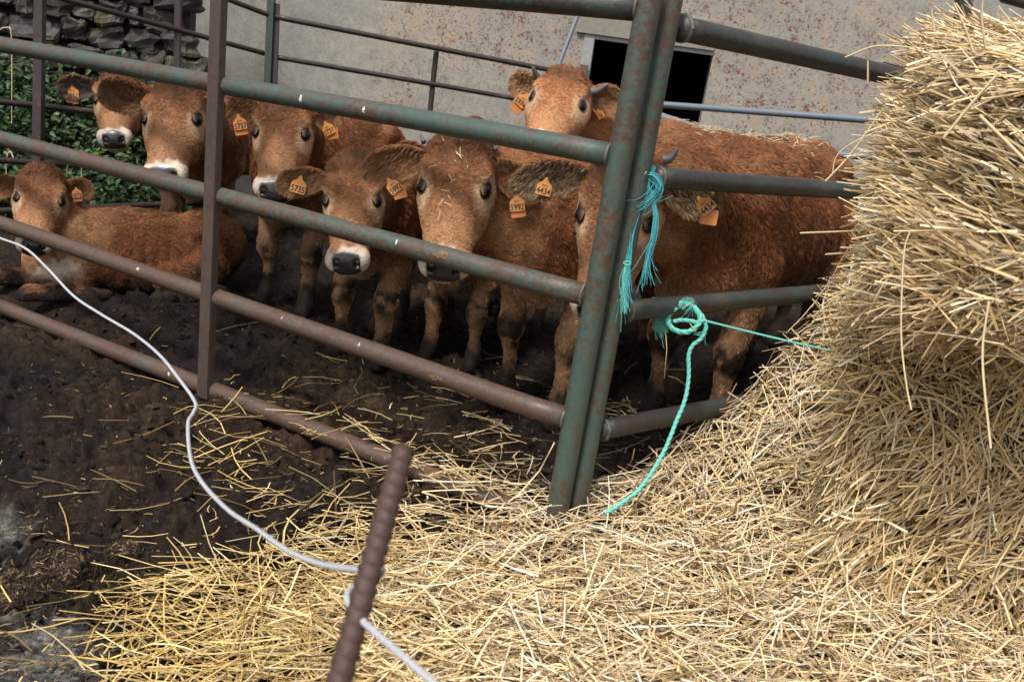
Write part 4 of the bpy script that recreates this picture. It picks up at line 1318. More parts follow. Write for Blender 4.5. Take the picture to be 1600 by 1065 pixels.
v, f = box((A_ + A2) / 2, .055, .055, np.linalg.norm(A_ - A2), (1, 0, 0), (0, 1, 0), unit(A_ - A2)); mesh_obj('post', v, f, M_rail_dark, hp, False)
rail('rail', at(1570, -4, 4.55), at(1680, 26, 4.2), .025, M_fence, hp, 0, 99, 10)

DK = (.085, .058, .038); GREY = (.44, .29, .15)
CALVES = [
 dict(name='F', wide=1.0, tint=1.03, poll=(722, 212), nose=(690, 412), d=3.17, spin=9, hs=1.10, s=1.05, c=(.25, 3.76), face=(-.42, -.9), seed=11, tuft=.018, res=.011,
      stride=(.02, -.03, .0, .06), n_body=42000, n_head=46000, label='calf with straw bits on its forehead and a tag reading 5992',
      ears=[dict(side=1, tip=(574, 262), w=.052, dd=.03, tags=[dict(px=(616, 292), rot=38, num='5992', h=.034, boff=(.1, -.75), brot=-20, yaw=.3)]),
            dict(side=-1, tip=(836, 300), w=.045, dd=.06, tags=[dict(px=(808, 320), rot=4, num='5992', h=.036, boff=(.05, -.6), brot=2)])],
      horns=[dict(side=1, tip=(657, 208), base=(662, 222), r=.009), dict(side=-1, tip=(778, 222), base=(772, 232), r=.009)]),
 dict(name='G', poll=(985, 238), nose=(925, 488), d=2.98, spin=12, hs=1.16, s=1.16, c=(.90, 3.84), face=(-.52, -.85), seed=23, tuft=.022, fat=1.08, res=.0125,
      stride=(.04, -.02, .05, 0), n_body=60000, n_head=30000, label='large calf behind the double gate post, with grey ears and a tag reading 4434',
      ears=[dict(side=1, tip=(806, 278), w=.045, dd=.02, inner=DK, streak=GREY, n=7000, tags=[dict(px=(850, 295), rot=-14, num='4434', h=.035, back=False)]),
            dict(side=-1, tip=(1120, 318), w=.047, dd=.05, inner=DK, streak=GREY, tags=[dict(px=(1103, 322), rot=42, num='4434', h=.038, boff=(-.45, -.85), brot=-50)])],
      horns=[dict(side=-1, tip=(1060, 230), base=(1036, 250), r=.016, dd=-.02)]),
 dict(name='H', wide=1.07, poll=(888, 118), nose=(845, 214), d=4.20, spin=16, hs=1.10, s=1.15, c=(.86, 4.86), face=(-.80, -.60), seed=37, tuft=.022, fat=1.05, dirty=True, face_tint=1.3, tint=1.1,
      n_body=26000, n_head=26000, label='pale horned calf with its head up at the back, tag reading 5974',
      ears=[dict(side=1, tip=(800, 134), w=.050, droop=-.3, dd=.0, inner=(.32, .19, .10), tags=[dict(px=(815, 158), rot=-42, num='5974', h=.040, boff=(.1, -.8), brot=-4)]),
            dict(side=-1, tip=(968, 162), w=.056, droop=0, dd=.05, inner=(.25, .13, .06), tags=[dict(px=(938, 180), rot=28, num='74', h=.026, back=False, yaw=-.8)])],
      horns=[dict(side=1, tip=(832, 104), base=(845, 132), r=.021, dd=-.08), dict(side=-1, tip=(950, 131), base=(918, 143), r=.021, dd=-.06)]),
 dict(name='E', wide=.96, tint=.90, face_tint=1.05, poll=(556, 250), nose=(538, 404), d=3.52, spin=12, hs=.99, s=.88, c=(-.56, 4.12), face=(-.22, -.97), seed=41, tuft=.045,
      stride=(.03, -.04, 0, 0), n_body=24000, n_head=30000, label='calf with a shaggy poll and a tag reading 5735, head lowered under the second rail',
      ears=[dict(side=1, tip=(438, 284), w=.048, dd=.02, tags=[dict(px=(466, 292), rot=-16, num='5735', h=.040, small='', back=False)]),
            dict(side=-1, tip=(640, 268), w=.045, dd=.08)],
      horns=[]),
 dict(name='D', wide=.94, tint=.95, face_tint=1.05, poll=(448, 150), nose=(424, 290), d=3.85, spin=13, hs=1.02, s=.96, c=(-1.0, 4.72), face=(-.28, -.96), seed=53, tuft=.028,
      n_body=26000, n_head=30000, label='calf with two tags reading 5737, standing just right of the gate upright',
      ears=[dict(side=1, tip=(360, 166), w=.050, dd=.03, tags=[dict(px=(375, 194), rot=8, num='5737', h=.036, boff=(0, -.6), brot=0)]),
            dict(side=-1, tip=(530, 182), w=.050, dd=.05, tags=[dict(px=(513, 203), rot=22, num='5737', h=.034, boff=(.15, -.6), brot=-18, yaw=-.4)])],
      horns=[]),
 dict(name='B', wide=.98, tint=.90, face_tint=1.08, poll=(278, 130), nose=(250, 266), d=4.20, spin=20, hs=1.10, s=1.0, c=(-1.78, 5.10), face=(.30, -.95), seed=67, tuft=.012,
      n_body=22000, n_head=32000, label='calf gazing out left of the gate upright, its near ear spread wide over a neighbour',
      ears=[dict(side=1, tip=(156, 142), w=.054, droop=0, dd=-.08, n=6500, inner=(.20, .11, .05)),
            dict(side=-1, tip=(345, 178), w=.045, dd=.08, tags=[dict(px=(331, 172), rot=10, num='57', h=.030, back=False, yaw=-.6)])],
      horns=[]),
 dict(name='A', wide=.93, tint=.95, poll=(186, 118), nose=(175, 208), d=5.05, spin=14, hs=1.0, s=.88, c=(-1.80, 6.05), face=(-.60, -.80), seed=71, tuft=.015,
      n_body=12000, n_head=18000, label='small calf at the back left, half hidden behind the ear of another',
      ears=[dict(side=1, tip=(92, 132), w=.050, dd=-.02, inner=(.09, .06, .05), tags=[dict(px=(113, 146), rot=-8, num='1111', h=.040, boff=(.05, -.6), brot=-4)])],
      horns=[]),
 dict(name='C', poll=(68, 264), nose=(52, 378), d=4.85, spin=6, hs=.98, s=.80, c=(-1.86, 4.46), face=(-.80, -.60), seed=83, tuft=.02, lying=True, lie_side=1, tint=1.05,
      n_body=34000, n_head=28000, label='young calf lying in the mud at the left of the pen with its legs folded',
      ears=[dict(side=1, tip=(-14, 296), w=.046, dd=.0, n=3000),
            dict(side=-1, tip=(142, 296), w=.046, dd=.03, tags=[dict(px=(120, 303), rot=4, num='0572', h=.030, boff=(.05, -.6), brot=0)])],
      horns=[]),
 dict(name='J', poll=(706, 222), nose=(712, 330), d=3.85, spin=8, hs=.88, s=.82, c=(-.14, 4.22), face=(-.38, -.92), seed=97, tuft=.02,
      stride=(.0, .04, 0, 0), n_body=16000, n_head=8000, label='calf almost wholly hidden behind the head of the calf tagged 5992',
      ears=[dict(side=1, tip=(622, 226), w=.040, dd=.03, n=2500)], horns=[]),
 dict(name='K', head=((-.42, 6.15, .92), (-.1, .8, -.6)), hs=.92, s=.98, c=(-.34, 5.42), face=(-.12, 1.0), seed=103, tuft=.02, rear=True,
      n_body=14000, n_head=600, label='calf turned away at the back, only its rump and dark tail head showing', ears=[], horns=[]),
]
CALF = {}
for S in CALVES:
    CALF[S['name']] = make_calf(S) + (S,)
def first_hit(x, y, objs):
    d = Vector(ray(x, y)); best = None
    for o_ in objs:
        mi = o_.matrix_world.inverted()
        hit, loc_, nrm_, idx_ = o_.ray_cast(mi @ Vector(CAM), (mi.to_3x3() @ d).normalized())
        if hit:
            L_ = (o_.matrix_world @ loc_ - Vector(CAM)).length
            if best is None or L_ < best: best = L_
    return best
bpy.context.view_layer.update()
rF, _, _, _ = CALF['F']
bodyF = [c for c in rF.children if c.name.startswith('body')]
bt2 = []
for (x0, y0, x1, y1) in ((660, 234, 668, 224), (712, 236, 722, 248), (719, 230, 719, 246), (713, 240, 724, 244), (669, 262, 682, 258), (701, 272, 706, 282), (652, 292, 671, 275), (686, 320, 694, 310), (694, 316, 705, 321), (688, 330, 685, 344), (703, 286, 711, 280), (689, 297, 702, 299), (730, 262, 731, 258), (706, 368, 707, 370), (734, 378, 736, 379), (691, 214, 693, 220), (700, 305, 704, 312), (710, 250, 714, 254)):
    a_, b_ = first_hit(x0, y0, bodyF), first_hit(x1, y1, bodyF)
    if a_ and b_: bt2.append(tube([at(x0, y0, a_ - .014), at((x0 + x1) / 2, (y0 + y1) / 2, (a_ + b_) / 2 - .016), at(x1, y1, b_ - .013)], .0012, 4))
if bt2:
    v, f = join(bt2)
    o_ = mesh_obj('straw_bits', v, f, M_knotstraw, rF, False); o_['kind'] = 'stuff'
# straw and chaff on the backs of the two large calves
for nm, cnt in (('G', 60), ('H', 160)):
    r_, _, _, S = CALF[nm]
    bd_ = [c for c in r_.children if c.name.startswith('body')][0]
    parts = []
    mi = bd_.matrix_world.inverted()
    fw = unit(np.array([S['face'][0], S['face'][1], 0.])); lf = np.array([-fw[1], fw[0], 0])
    for _k in range(cnt):
        q = np.array([S['c'][0], S['c'][1], 2.2]) + fw * rng.uniform(-.55, .25) * S['s'] + lf * rng.normal() * .07
        hit, loc_, nrm_, idx_ = bd_.ray_cast(mi @ Vector(q), mi.to_3x3() @ Vector((0, 0, -1)))
        if not hit: continue
        p_ = np.array(bd_.matrix_world @ loc_) + np.array([0, 0, .016])
        dv = rng.normal(size=3) * np.array([1, 1, .3]); dv = unit(dv) * rng.uniform(.008, .03)
        parts.append(tube([p_ - dv, p_ + [0, 0, .003], p_ + dv], .0012, 3, cap=False))
    v, f = join(parts)
    o_ = mesh_obj('straw_bits', v, f, M_knotstraw, r_, False); o_['kind'] = 'stuff'

# ------------------------------------------------------------------ straw
def straws(name, P, D, Nr, L, W, cols, parent=None, bend=.10, seed=0, k=4):
    """each straw a bent three-sided stalk with its own colour"""
    n = len(P)
    D = unit(D); S_ = unit(np.cross(D, Nr)); U_ = np.cross(S_, D)
    bdir = S_ * rng.normal(size=(n, 1)) * .8 + U_ * rng.normal(size=(n, 1)) * .6
    kink = rng.random(n) < .18
    rows = []
    tw = rng.random(n) * 2 * pi
    for j in range(k):
        t = j / (k - 1)
        c = P + D * ((t - .5) * L)[:, None] + bdir * (bend * L * (t - .5) ** 2 * 2)[:, None]
        if j == 2 and k == 4: c = c + bdir * (kink * L * .10)[:, None]
        c = c - np.array([0, 0, 1.]) * (.10 * L * (t - .5) ** 2)[:, None]
        w = W * (1.0 - .25 * t)
        for q in range(3):
            a = tw + 2 * pi * q / 3
            fl = .55
            rows.append(c + S_ * (np.cos(a) * w * .5)[:, None] + U_ * (np.sin(a) * w * .5 * fl)[:, None])
    V = np.stack(rows, 1).reshape(-1, 3)
    Q = []
    for j in range(k - 1):
        for q in range(3):
            a, b_ = j * 3 + q, j * 3 + (q + 1) % 3
            Q.append([a, b_, b_ + 3, a + 3])
    Q = np.array(Q)
    F_ = (np.arange(n)[:, None, None] * (3 * k) + Q[None]).reshape(-1, 4)
    cc = np.repeat(cols, 3 * k, 0)
    o = mesh_obj(name, V, F_, M_straw, parent, False, np.clip(cc, .01, .9))
    o['kind'] = 'stuff'
    return o
def straw_cols(n, yellow=0., dark=0.):
    """yellow, dark: scalars or arrays 0..1"""
    pal = np.array([(.78, .61, .37), (.70, .52, .28), (.50, .34, .15), (.86, .77, .59), (.17, .10, .045), (.74, .57, .33)])
    c = pal[rng.choice(6, n, p=[.28, .24, .12, .14, .06, .16])]
    yellow = np.broadcast_to(yellow, (n,))[:, None]; dark = np.broadcast_to(dark, (n,))[:, None]
    c = c * (1 - yellow) + yellow * (c * np.array([.93, .84, .50]))
    c = c * (1 - dark * rng.random((n, 1)))
    return c * (.52 + .66 * rng.random((n, 1)))
M_strawobj = M_straw
# --- loose straw on the ground and the heap
nc = 150000
az = np.radians(rng.uniform(-46, 46, nc)); dd = np.exp(rng.uniform(math.log(1.0), math.log(5.0), nc))
x, y = dd * np.sin(az), dd * np.cos(az)
Pz = np.stack([x, y, 0 * x], -1)
px, py = project(Pz)
sd_ = seg_dist_px(px, py, STRAW_EDGE) + 95 * fbm(Pz * 3.2, 303, 3) + 30 * noise(Pz * 9, 305)
dens = sstep(-170, 210, sd_ + 90 * sstep(600, 950, px)) ** 1.35
t_, n_ = (Pz[:, :2] - GB[:2]) @ DR[:2], (Pz[:, :2] - GB[:2]) @ np.array([DR[1], -DR[0]])
ph = pile_h(x, y)
dens = np.maximum(dens, sstep(.02, .08, ph))
dens = np.where((n_ < -.10) & (t_ > 0), np.minimum(dens, .04), dens)
lefty = sstep(500, 100, px)
dens = dens * (1 - .74 * lefty * sstep(330, 40, sd_))
gspot = np.zeros(nc)
for cx, cy, rx, ry in GR_SPOTS:
    gspot = np.maximum(gspot, 1.2 - np.sqrt(((px - cx) / rx) ** 2 + ((py - cy) / ry) ** 2))
dens = dens * (1 - .62 * sstep(.1, .7, gspot))
patch = sstep(.25, .8, fbm(Pz * 2.4, 307, 3))
dens = np.maximum(dens, (.04 + .10 * patch) * sstep(-520, -60, sd_) + (.07 + .10 * patch) * sstep(-260, 0, sd_) + .02)
far = sstep(4.6, 3.6, dd)
keep = rng.random(nc) < dens * far * (.50 - .24 * sstep(800, 250, px))
x, y, dd, px, py, sd_, ph, dens = (v[keep] for v in (x, y, dd, px, py, sd_, ph, dens))
n = len(x)
print('loose straws', n)
sparse = dens < .22
short = (rng.random(n) < .38 + .40 * sparse)
L = np.where(short, rng.uniform(.010, .045, n) * np.where(sparse, .8, 1.0), rng.uniform(.07, .25, n)) * np.where(rng.random(n) < .03, 1.5, 1)
W = rng.uniform(.0028, .0072, n) * (1 - .25 * sstep(700, 300, px)) * np.where(sparse & short, .6, 1.0)
ang = rng.uniform(0, pi, n) * .999
ang = np.where(rng.random(n) < .35, .25 + .5 * rng.normal(size=n), ang)
eps = .02
hx_ = (pile_h(x + eps, y) - pile_h(x - eps, y)) / (2 * eps); hy_ = (pile_h(x, y + eps) - pile_h(x, y - eps)) / (2 * eps)
hx_, hy_ = np.clip(hx_, -1.3, 1.3), np.clip(hy_, -1.3, 1.3)
nrm = unit(np.stack([-hx_, -hy_, np.ones(n)], -1))
D = np.stack([np.cos(ang), np.sin(ang), rng.normal(size=n) * .12 * (1 + 1.2 * (rng.random(n) < .12))], -1)
D = D - nrm * np.sum(D * nrm, -1, keepdims=True) + nrm * (rng.normal(size=(n, 1)) * .13 + (rng.random((n, 1)) < .05) * .45)
lift_ = rng.random(n) ** 1.4 * (.010 + .045 * sstep(.1, .9, dens)) + .0
base = ground_z(x, y)
top = np.maximum(base + ph, ph * 1.0 + .6 * base) + .004
P = np.stack([x, y, top + lift_ + np.abs(D[:, 2]) * L * .3 / np.maximum(np.linalg.norm(D, axis=1), .1)], -1)
yel = np.clip(sstep(900, 250, px) * .9 + sstep(-60, -200, sd_) * .3, 0, 1)
straws('loose_straw', P, D, nrm, L, W, straw_cols(n, yel, .10 + .75 * sparse), None, .16)
o = bpy.data.objects['loose_straw']; tag(o, 'loose golden straw strewn over the mud and heaped up against the bales', 'straw')

# trodden fibres and chaff all over the mud
nf = 60000
az = np.radians(rng.uniform(-40, 30, nf)); dd = np.exp(rng.uniform(math.log(1.15), math.log(5.6), nf))
fx_, fy_ = dd * np.sin(az), dd * np.cos(az)
fp = np.stack([fx_, fy_, 0 * fx_], -1)
kp = rng.random(nf) < .25 + .75 * sstep(-.3, .6, fbm(fp * 5, 351, 3))
fx_, fy_, fp = fx_[kp], fy_[kp], fp[kp]; nf = len(fx_)
gn_ = np.abs((fp[:, :2] - GB[:2]) @ np.array([-DL[1], DL[0]])); gt_ = (fp[:, :2] - GB[:2]) @ DL[:2]
fz = ground_z(fx_, fy_) - .008 - .070 * sstep(.30, .05, gn_) * (gt_ > -.2)
Df_ = rng.normal(size=(nf, 3)) * np.array([1, 1, .45])
bright = rng.random((nf, 1))
fc = np.where(bright < .72, np.array((.026, .016, .0095)) * (.5 + 1.8 * rng.random((nf, 1))), np.array((.16, .105, .05)) * (.4 + 1.3 * rng.random((nf, 1))))
fc = np.where(bright > .965, np.array((.52, .40, .23)), fc)
st_ = straws('chaff', np.stack([fx_, fy_, fz + .006 * rng.random(nf)], -1), Df_, np.tile([0, 0, 1.], (nf, 1)), rng.uniform(.006, .030, nf), rng.uniform(.0012, .0034, nf), fc, o, .1, 0, 2)

# heap core so the mud does not show through
xs, ys = np.meshgrid(np.linspace(-.9, 2.3, 160), np.linspace(1.3, 4.6, 165), indexing='ij')
hh = pile_h(xs, ys)
pz = hh - .012 + .012 * noise(np.stack([xs, ys, 0 * xs], -1) * 22, 309) - .20 * sstep(.05, .02, hh)
i = np.arange(159)[:, None] * 165 + np.arange(164)[None]
F = np.stack([i, i + 165, i + 166, i + 1], -1).reshape(-1, 4)
hc_ = mesh_obj('straw_bed', np.stack([xs, ys, pz], -1).reshape(-1, 3), F, M_core, o)
hc_['kind'] = 'stuff'

# --- two bales
BX = np.array([.951, -.309, 0.]); BY = np.array([.309, .951, 0.])
def bale(c_, half, rad, seed, label, mode):
    cw = BX * c_[0] + BY * c_[1] + np.array([0, 0, c_[2]])
    h = np.array(half)
    ax_ = [np.arange(-h[k] - .14, h[k] + .14, .020) for k in range(3)]
    G = np.stack(np.meshgrid(*ax_, indexing='ij'), -1)
    Gd = G + vnoise(G * 2.2, seed) * .06 + vnoise(G * 6, seed + 5) * .036 + vnoise(G * 13, seed + 7) * .014
    if mode == 'top':
        # bulges and slumps towards the lower left; shoulders rounded off
        lean = np.interp(G[..., 2], [-h[2], -.05, .12, h[2]], [-.05, -.05, -.03, -.02])
        Gd[..., 0] += lean * sstep(.2, -h[0], G[..., 0])
        Gd[..., 2] += .03 * np.sin(G[..., 0] * 5)
    q = np.abs(Gd) - (h - rad)
    d = np.linalg.norm(np.maximum(q, 0), axis=-1) + np.minimum(q.max(-1), 0) - rad
    if mode == 'top':
        zz_ = Gd[..., 2] + .16 * Gd[..., 0] + .05 * noise(G * 2.5, seed + 3)
        gv_ = np.abs((zz_ / .15) % 1 - .5) * .15
        d = d + .045 * np.exp(-(gv_ / .022) ** 2) * (.4 + .6 * (noise(G * 3, seed + 8) > -.2))
    V_, F_ = surface_nets(d.astype(np.float32), *ax_, smooth=1)
    N_ = vert_normals(V_, F_)
    R_ = np.stack([BX, BY, [0, 0, 1.]])
    Vw = cw + V_ @ R_; Nw = N_ @ R_
    r_ = root('straw_bale', (cw[0], cw[1], max(0, c_[2] - half[2])), label, 'straw bale', 'straw bales at the right')
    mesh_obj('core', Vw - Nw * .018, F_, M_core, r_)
    vis_ = np.sum(unit(CAM - Vw) * Nw, -1)
    wt = (vis_ > -.35) * (.3 + np.clip(vis_ + .35, 0, 1)) * (Vw[:, 2] > .0)
    ns = 27000 if mode == 'top' else 17000
    T, Bc = sample_surface(Vw, F_, ns, wt)
    P_ = (Vw[T] * Bc[..., None]).sum(1); Nn_ = unit((Nw[T] * Bc[..., None]).sum(1))
    loc_ = (P_ - cw) @ R_.T
    if mode == 'top':
        # stalks lie towards the left end, fanning out; lower ones tangle and droop
        low = sstep(.0, -h[2] * .9, loc_[:, 2] + .06 * fbm(P_ * 4, seed, 2))
        Df = -BX[None] * (1.0) + np.array([0, 0, 1.]) * (.08 + .34 * noise(P_ * 3.5, seed + 1) + .30 * noise(P_ * 9, seed + 3) - .25 * low)[:, None] - BY[None] * (.15 + .4 * noise(P_ * 3, seed + 2))[:, None]
        spread = .26 + .50 * low
    else:
        rt_ = sstep(-.15, .35, loc_[:, 0])[:, None]
        Df = np.array([0, 0, -1.])[None] * (.35 + .65 * rt_) + BX[None] * (.5 * noise(P_ * 4, seed + 1) - .25)[:, None] + vnoise(P_ * 6, seed + 2) * (1.1 - .75 * rt_)
        low = sstep(.1, -.3, loc_[:, 2])
        band = sstep(.12, .30, loc_[:, 2])
        Df = Df * (1 - band[:, None]) + band[:, None] * (-BX[None] * .8 + vnoise(P_ * 4, seed))
        spread = .36 + .3 * band
    Df = unit(Df + rng.normal(size=(ns, 3)) * spread[:, None])
    endz = sstep(-h[0] + .20, -h[0] + .02, loc_[:, 0])
    tilt = rng.normal(size=ns) * .16 + .10 + .35 * (rng.random(ns) < .05) + endz * .30
    Df = Df - Nn_ * np.sum(Df * Nn_, -1, keepdims=True) * .85 + Nn_ * tilt[:, None]
    L_ = np.where(rng.random(ns) < .34, rng.uniform(.02, .07, ns), rng.uniform(.08, .22, ns))
    lift2 = rng.random(ns) ** 1.6 * .055 - .016 + .022 * noise(P_ * 8, seed + 9)
    P_ = P_ + Nn_ * lift2[:, None]
    W_ = rng.uniform(.0030, .0078, ns)
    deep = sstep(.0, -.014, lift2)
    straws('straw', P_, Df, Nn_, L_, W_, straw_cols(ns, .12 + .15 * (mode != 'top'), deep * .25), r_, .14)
    return r_, cw
B1, C1 = bale((.775, 2.52, 1.145), (.70, .38, .33), .13, 401, 'upper straw bale, its pale stalks fanning out to the left over the green gate rail', 'top')
B2, C2 = bale((.86, 2.86, .42), (.76, .42, .42), .10, 421, 'lower straw bale, half buried in loose straw beneath the other', 'low')
# long stray stalks hanging on the bales
def stray(pts_, d0, w_, parent=None, d1=None):
    d1 = d0 if d1 is None else d1
    n_ = len(pts_)
    Pq = catmull([at(a_, b_, d0 + (d1 - d0) * k / (n_ - 1)) for k, (a_, b_) in enumerate(pts_)], 5)
    return tube(Pq, w_, 5, cap=False)
sp = [([(1422, 360), (1412, 400), (1408, 520), (1416, 600), (1424, 640)], 2.05, .0020), ([(1300, 275), (1310, 240), (1360, 210), (1420, 200)], 2.45, .0016),
      ([(1250, 364), (1340, 360), (1430, 350)], 2.4, .0020), ([(1290, 283), (1330, 240), (1380, 170)], 2.38, .0024), ([(1545, 470), (1535, 560), (1548, 700)], 2.0, .0024),
      ([(1475, 215), (1520, 160), (1560, 115)], 2.0, .0030), ([(1530, 180), (1600, 250), (1660, 320)], 1.98, .0034), ([(1356, 95), (1356, 130)], 2.45, .0022),
      ([(1180, 400), (1178, 420)], 3, .001), ([(1490, 5), (1508, 45), (1520, 80)], 2.1, .0024), ([(1536, -5), (1534, 30), (1540, 75)], 2.12, .0026), ([(1455, 15), (1460, 50)], 2.2, .0022), ([(1320, 90), (1370, 72), (1430, 75)], 2.4, .0018)]
v, f = join([stray(*s_) for i, s_ in enumerate(sp) if i != 8])
o_ = mesh_obj('stalk', v, f, M_knotstraw, B1, True); o_['kind'] = 'stuff'
# baler twine glimpses
for a_ in (([(1335, 556), (1352, 560), (1358, 566)], 2.50),):
    v, f = stray(a_[0], a_[1], .0022)
    mesh_obj('twine', v, f, M_twine_blue, B2, True)

# ------------------------------------------------------------------ mud lumps with straw in them
def lump(px_, py_, w_, h_, seed, label):
    g_c = ground(px_, py_)
    nA, nB = 26, 44
    th, ph_ = np.meshgrid(np.linspace(0, pi / 2 * 1.1, nA), np.linspace(0, 2 * pi, nB, endpoint=False), indexing='ij')
    S3 = np.stack([np.sin(th) * np.cos(ph_), np.sin(th) * np.sin(ph_), np.cos(th)], -1)
    rr_ = 1 + .30 * fbm(S3 * 2 + seed, seed, 3) + .22 * np.abs(fbm(S3 * 5 + seed, seed + 4, 4)) + .10 * np.abs(fbm(S3 * 16 + seed, seed + 6, 2))
    V_ = S3 * rr_[..., None] * np.array([w_, w_ * .8, h_]) + g_c + np.array([0, 0, -.01])
    i_ = np.arange(nA - 1)[:, None] * nB; j_ = np.arange(nB)[None]
    F_ = np.stack([i_ + j_, i_ + nB + j_, i_ + nB + (j_ + 1) % nB, i_ + (j_ + 1) % nB], -1).reshape(-1, 4)
    V_ = V_.reshape(-1, 3)
    c_ = np.array((.030, .019, .012)) * (.8 + .5 * fbm(V_ * 25, seed, 3)[:, None])
    o = mesh_obj('mud_clod', V_, F_, M_g, None, True, np.clip(c_, .01, 1), np.full(len(V_), .3))
    tag(o, label, 'mud clod', 'mud clods at the lower left')
    nf_ = 1500
    q_ = rng.integers(0, len(V_), nf_)
    nn_ = unit(V_[q_] - g_c + np.array([0, 0, .01]))
    dd_f = unit(rng.normal(size=(nf_, 3))); dd_f = dd_f - nn_ * np.sum(dd_f * nn_, -1, keepdims=True) * .7
    br_ = rng.random((nf_, 1))
    cf2 = np.where(br_ < .85, np.array((.034, .021, .012)) * (.4 + 1.8 * rng.random((nf_, 1))), np.array((.30, .21, .10)) * (.5 + rng.random((nf_, 1))))
    straws('fibre', V_[q_] + nn_ * .002, dd_f, nn_, rng.uniform(.006, .026, nf_), rng.uniform(.001, .0024, nf_), cf2, o, .15, 0, 2)
lump(95, 895, .075, .05, 1, 'larger dark mud clod on the bare gravel, left edge of the strewn straw')
lump(20, 925, .06, .04, 2, 'dark mud clod cut by the left edge of the picture, below the larger clod')
lump(195, 858, .035, .022, 3, 'small mud clod just above and right of the larger clod')

# ------------------------------------------------------------------ blue frayed twine on the post, teal rope with its knot
def strands(name, guide, d, n_, spread, mat_, parent, seed, thin=.0009, fray=.0, k=9):
    r_ = np.random.default_rng(seed)
    base_ = np.array([at(a_, b_, d) for a_, b_ in guide])
    parts = []
    for q in range(n_):
        off = r_.normal(size=3) * spread
        end = r_.normal(size=3) * (fray if r_.random() < .7 else fray * 2.4)
        m_ = len(base_)
        t = np.linspace(0, 1, m_)[:, None]
        Pp = base_ + off * np.sin(pi * np.clip(t + .15, 0, 1)) + end * t ** 3 + r_.normal(size=(m_, 3)) * spread * .55
        if r_.random() < .4:
            cut = r_.integers(max(2, m_ - 2), m_ + 1); Pp = Pp[:cut]
        Pp = catmull(Pp, 5)
        parts.append(tube(Pp, np.linspace(thin, thin * .5, len(Pp)), 4, cap=False))
    v, f = join(parts)
    return mesh_obj(name, v, f, mat_, parent)
dp = float(np.linalg.norm(gr_(1010, 300) - CAM)) - .045
bt_ = root('frayed_twine', at(1010, 300, dp), 'frayed blue baler twine hanging in two tufts from the double gate post', 'twine')
strands('wrap', [(984, 262), (1000, 276), (1018, 272), (1030, 292), (1012, 318), (994, 330)], dp, 34, .0045, M_twine_blue, bt_, 1, .0014, .012)
strands('wrap', [(1022, 262), (1012, 290), (1020, 310), (1030, 300)], dp, 20, .004, M_twine_blue, bt_, 2, .0011, .010)
strands('tuft', [(1004, 300), (996, 330), (986, 370), (982, 410), (979, 440), (976, 462), (976, 484)], dp, 34, .0030, M_twine_blue, bt_, 3, .0014, .008)
strands('tuft', [(1018, 300), (1024, 335), (1022, 370), (1014, 395), (1010, 420), (1008, 440)], dp, 26, .0036, M_twine_blue, bt_, 4, .0014, .012)
strands('tuft', [(979, 412), (974, 440), (976, 470), (978, 486)], dp, 26, .0034, M_twine_teal, bt_, 5, .0013, .010)
kn = catmull([at(a_, b_, dp - .004) for a_, b_ in ((974, 410), (980, 408), (986, 411), (980, 415), (974, 411))], 5)
v, f = tube(kn, .0022, 6); mesh_obj('knot', v, f, M_twine_teal, bt_)
v, f = join([tube([at(990, 294, dp - .02), at(1002, 280, dp - .02), at(1010, 268, dp - .02)], .0012, 4)]); mesh_obj('straw_wisp', v, f, M_knotstraw, bt_)

dk = float(np.linalg.norm(gr_(1062, 490) - CAM)) - .034
kr = root('teal_rope', at(1062, 492, dk), 'teal rope knotted round the lower gate rail, one end trailing down to the straw', 'rope')
def rope(name, px_pts, d_, R_, parent, mat_=M_twine_teal, n_=10):
    Pp = catmull([at(a_, b_, (d_[i] if isinstance(d_, (list, tuple)) else d_)) for i, (a_, b_) in enumerate(px_pts)], n_)
    # resample evenly, then lay three twisted plies
    seg = np.concatenate([[0], np.cumsum(np.linalg.norm(np.diff(Pp, axis=0), axis=1))])
    m_ = max(12, int(seg[-1] / (R_ * .9)))
    s_ = np.linspace(0, seg[-1], m_)
    Pp = np.stack([np.interp(s_, seg, Pp[:, k]) for k in range(3)], -1)
    T, N_, B_ = frames(Pp)
    parts = []
    for q in range(3):
        a_ = s_ / (R_ * 5.2) * 2 * pi / 1.6 + q * 2 * pi / 3
        parts.append(tube(Pp + (np.cos(a_)[:, None] * N_ + np.sin(a_)[:, None] * B_) * R_ * .48, R_ * .60, 6, .12, q))
    v, f = join(parts)
    return mesh_obj(name, v, f, mat_, parent)
rope('tail', [(1084, 478), (1098, 495), (1103, 512), (1096, 528), (1082, 540), (1076, 556), (1076, 590), (1070, 625), (1056, 660), (1040, 700), (1020, 735), (995, 768), (965, 790), (945, 802)], [dk - .01] * 6 + [dk - .01, dk - .02, dk - .04, dk - .06, dk - .08, dk - .10, dk - .12, dk - .13], .0064, kr)
rope('loop', [(1048, 505), (1042, 492), (1050, 478), (1068, 474), (1084, 480), (1094, 496), (1090, 508), (1076, 518), (1058, 517), (1046, 508), (1044, 494), (1056, 480)], [dk - .008 - .002 * i for i in range(12)], .0082, kr)
rope('loop', [(1018, 468), (1030, 470), (1040, 482), (1034, 498), (1028, 508), (1042, 514)], dk, .0074, kr)
rope('loop', [(1052, 502), (1064, 500), (1078, 501), (1092, 504), (1100, 500)], [dk - .02] * 5, .0064, kr)
rope('lead', [(1098, 500), (1170, 518), (1250, 537), (1320, 552), (1365, 562)], [dk - .015, dk - .01, dk - .02, dk - .03, dk - .02], .0032, kr)
strands('fray', [(1030, 500), (1040, 512), (1026, 508), (1036, 520)], dk - .01, 26, .008, M_twine_teal, kr, 7, .0009, .010)
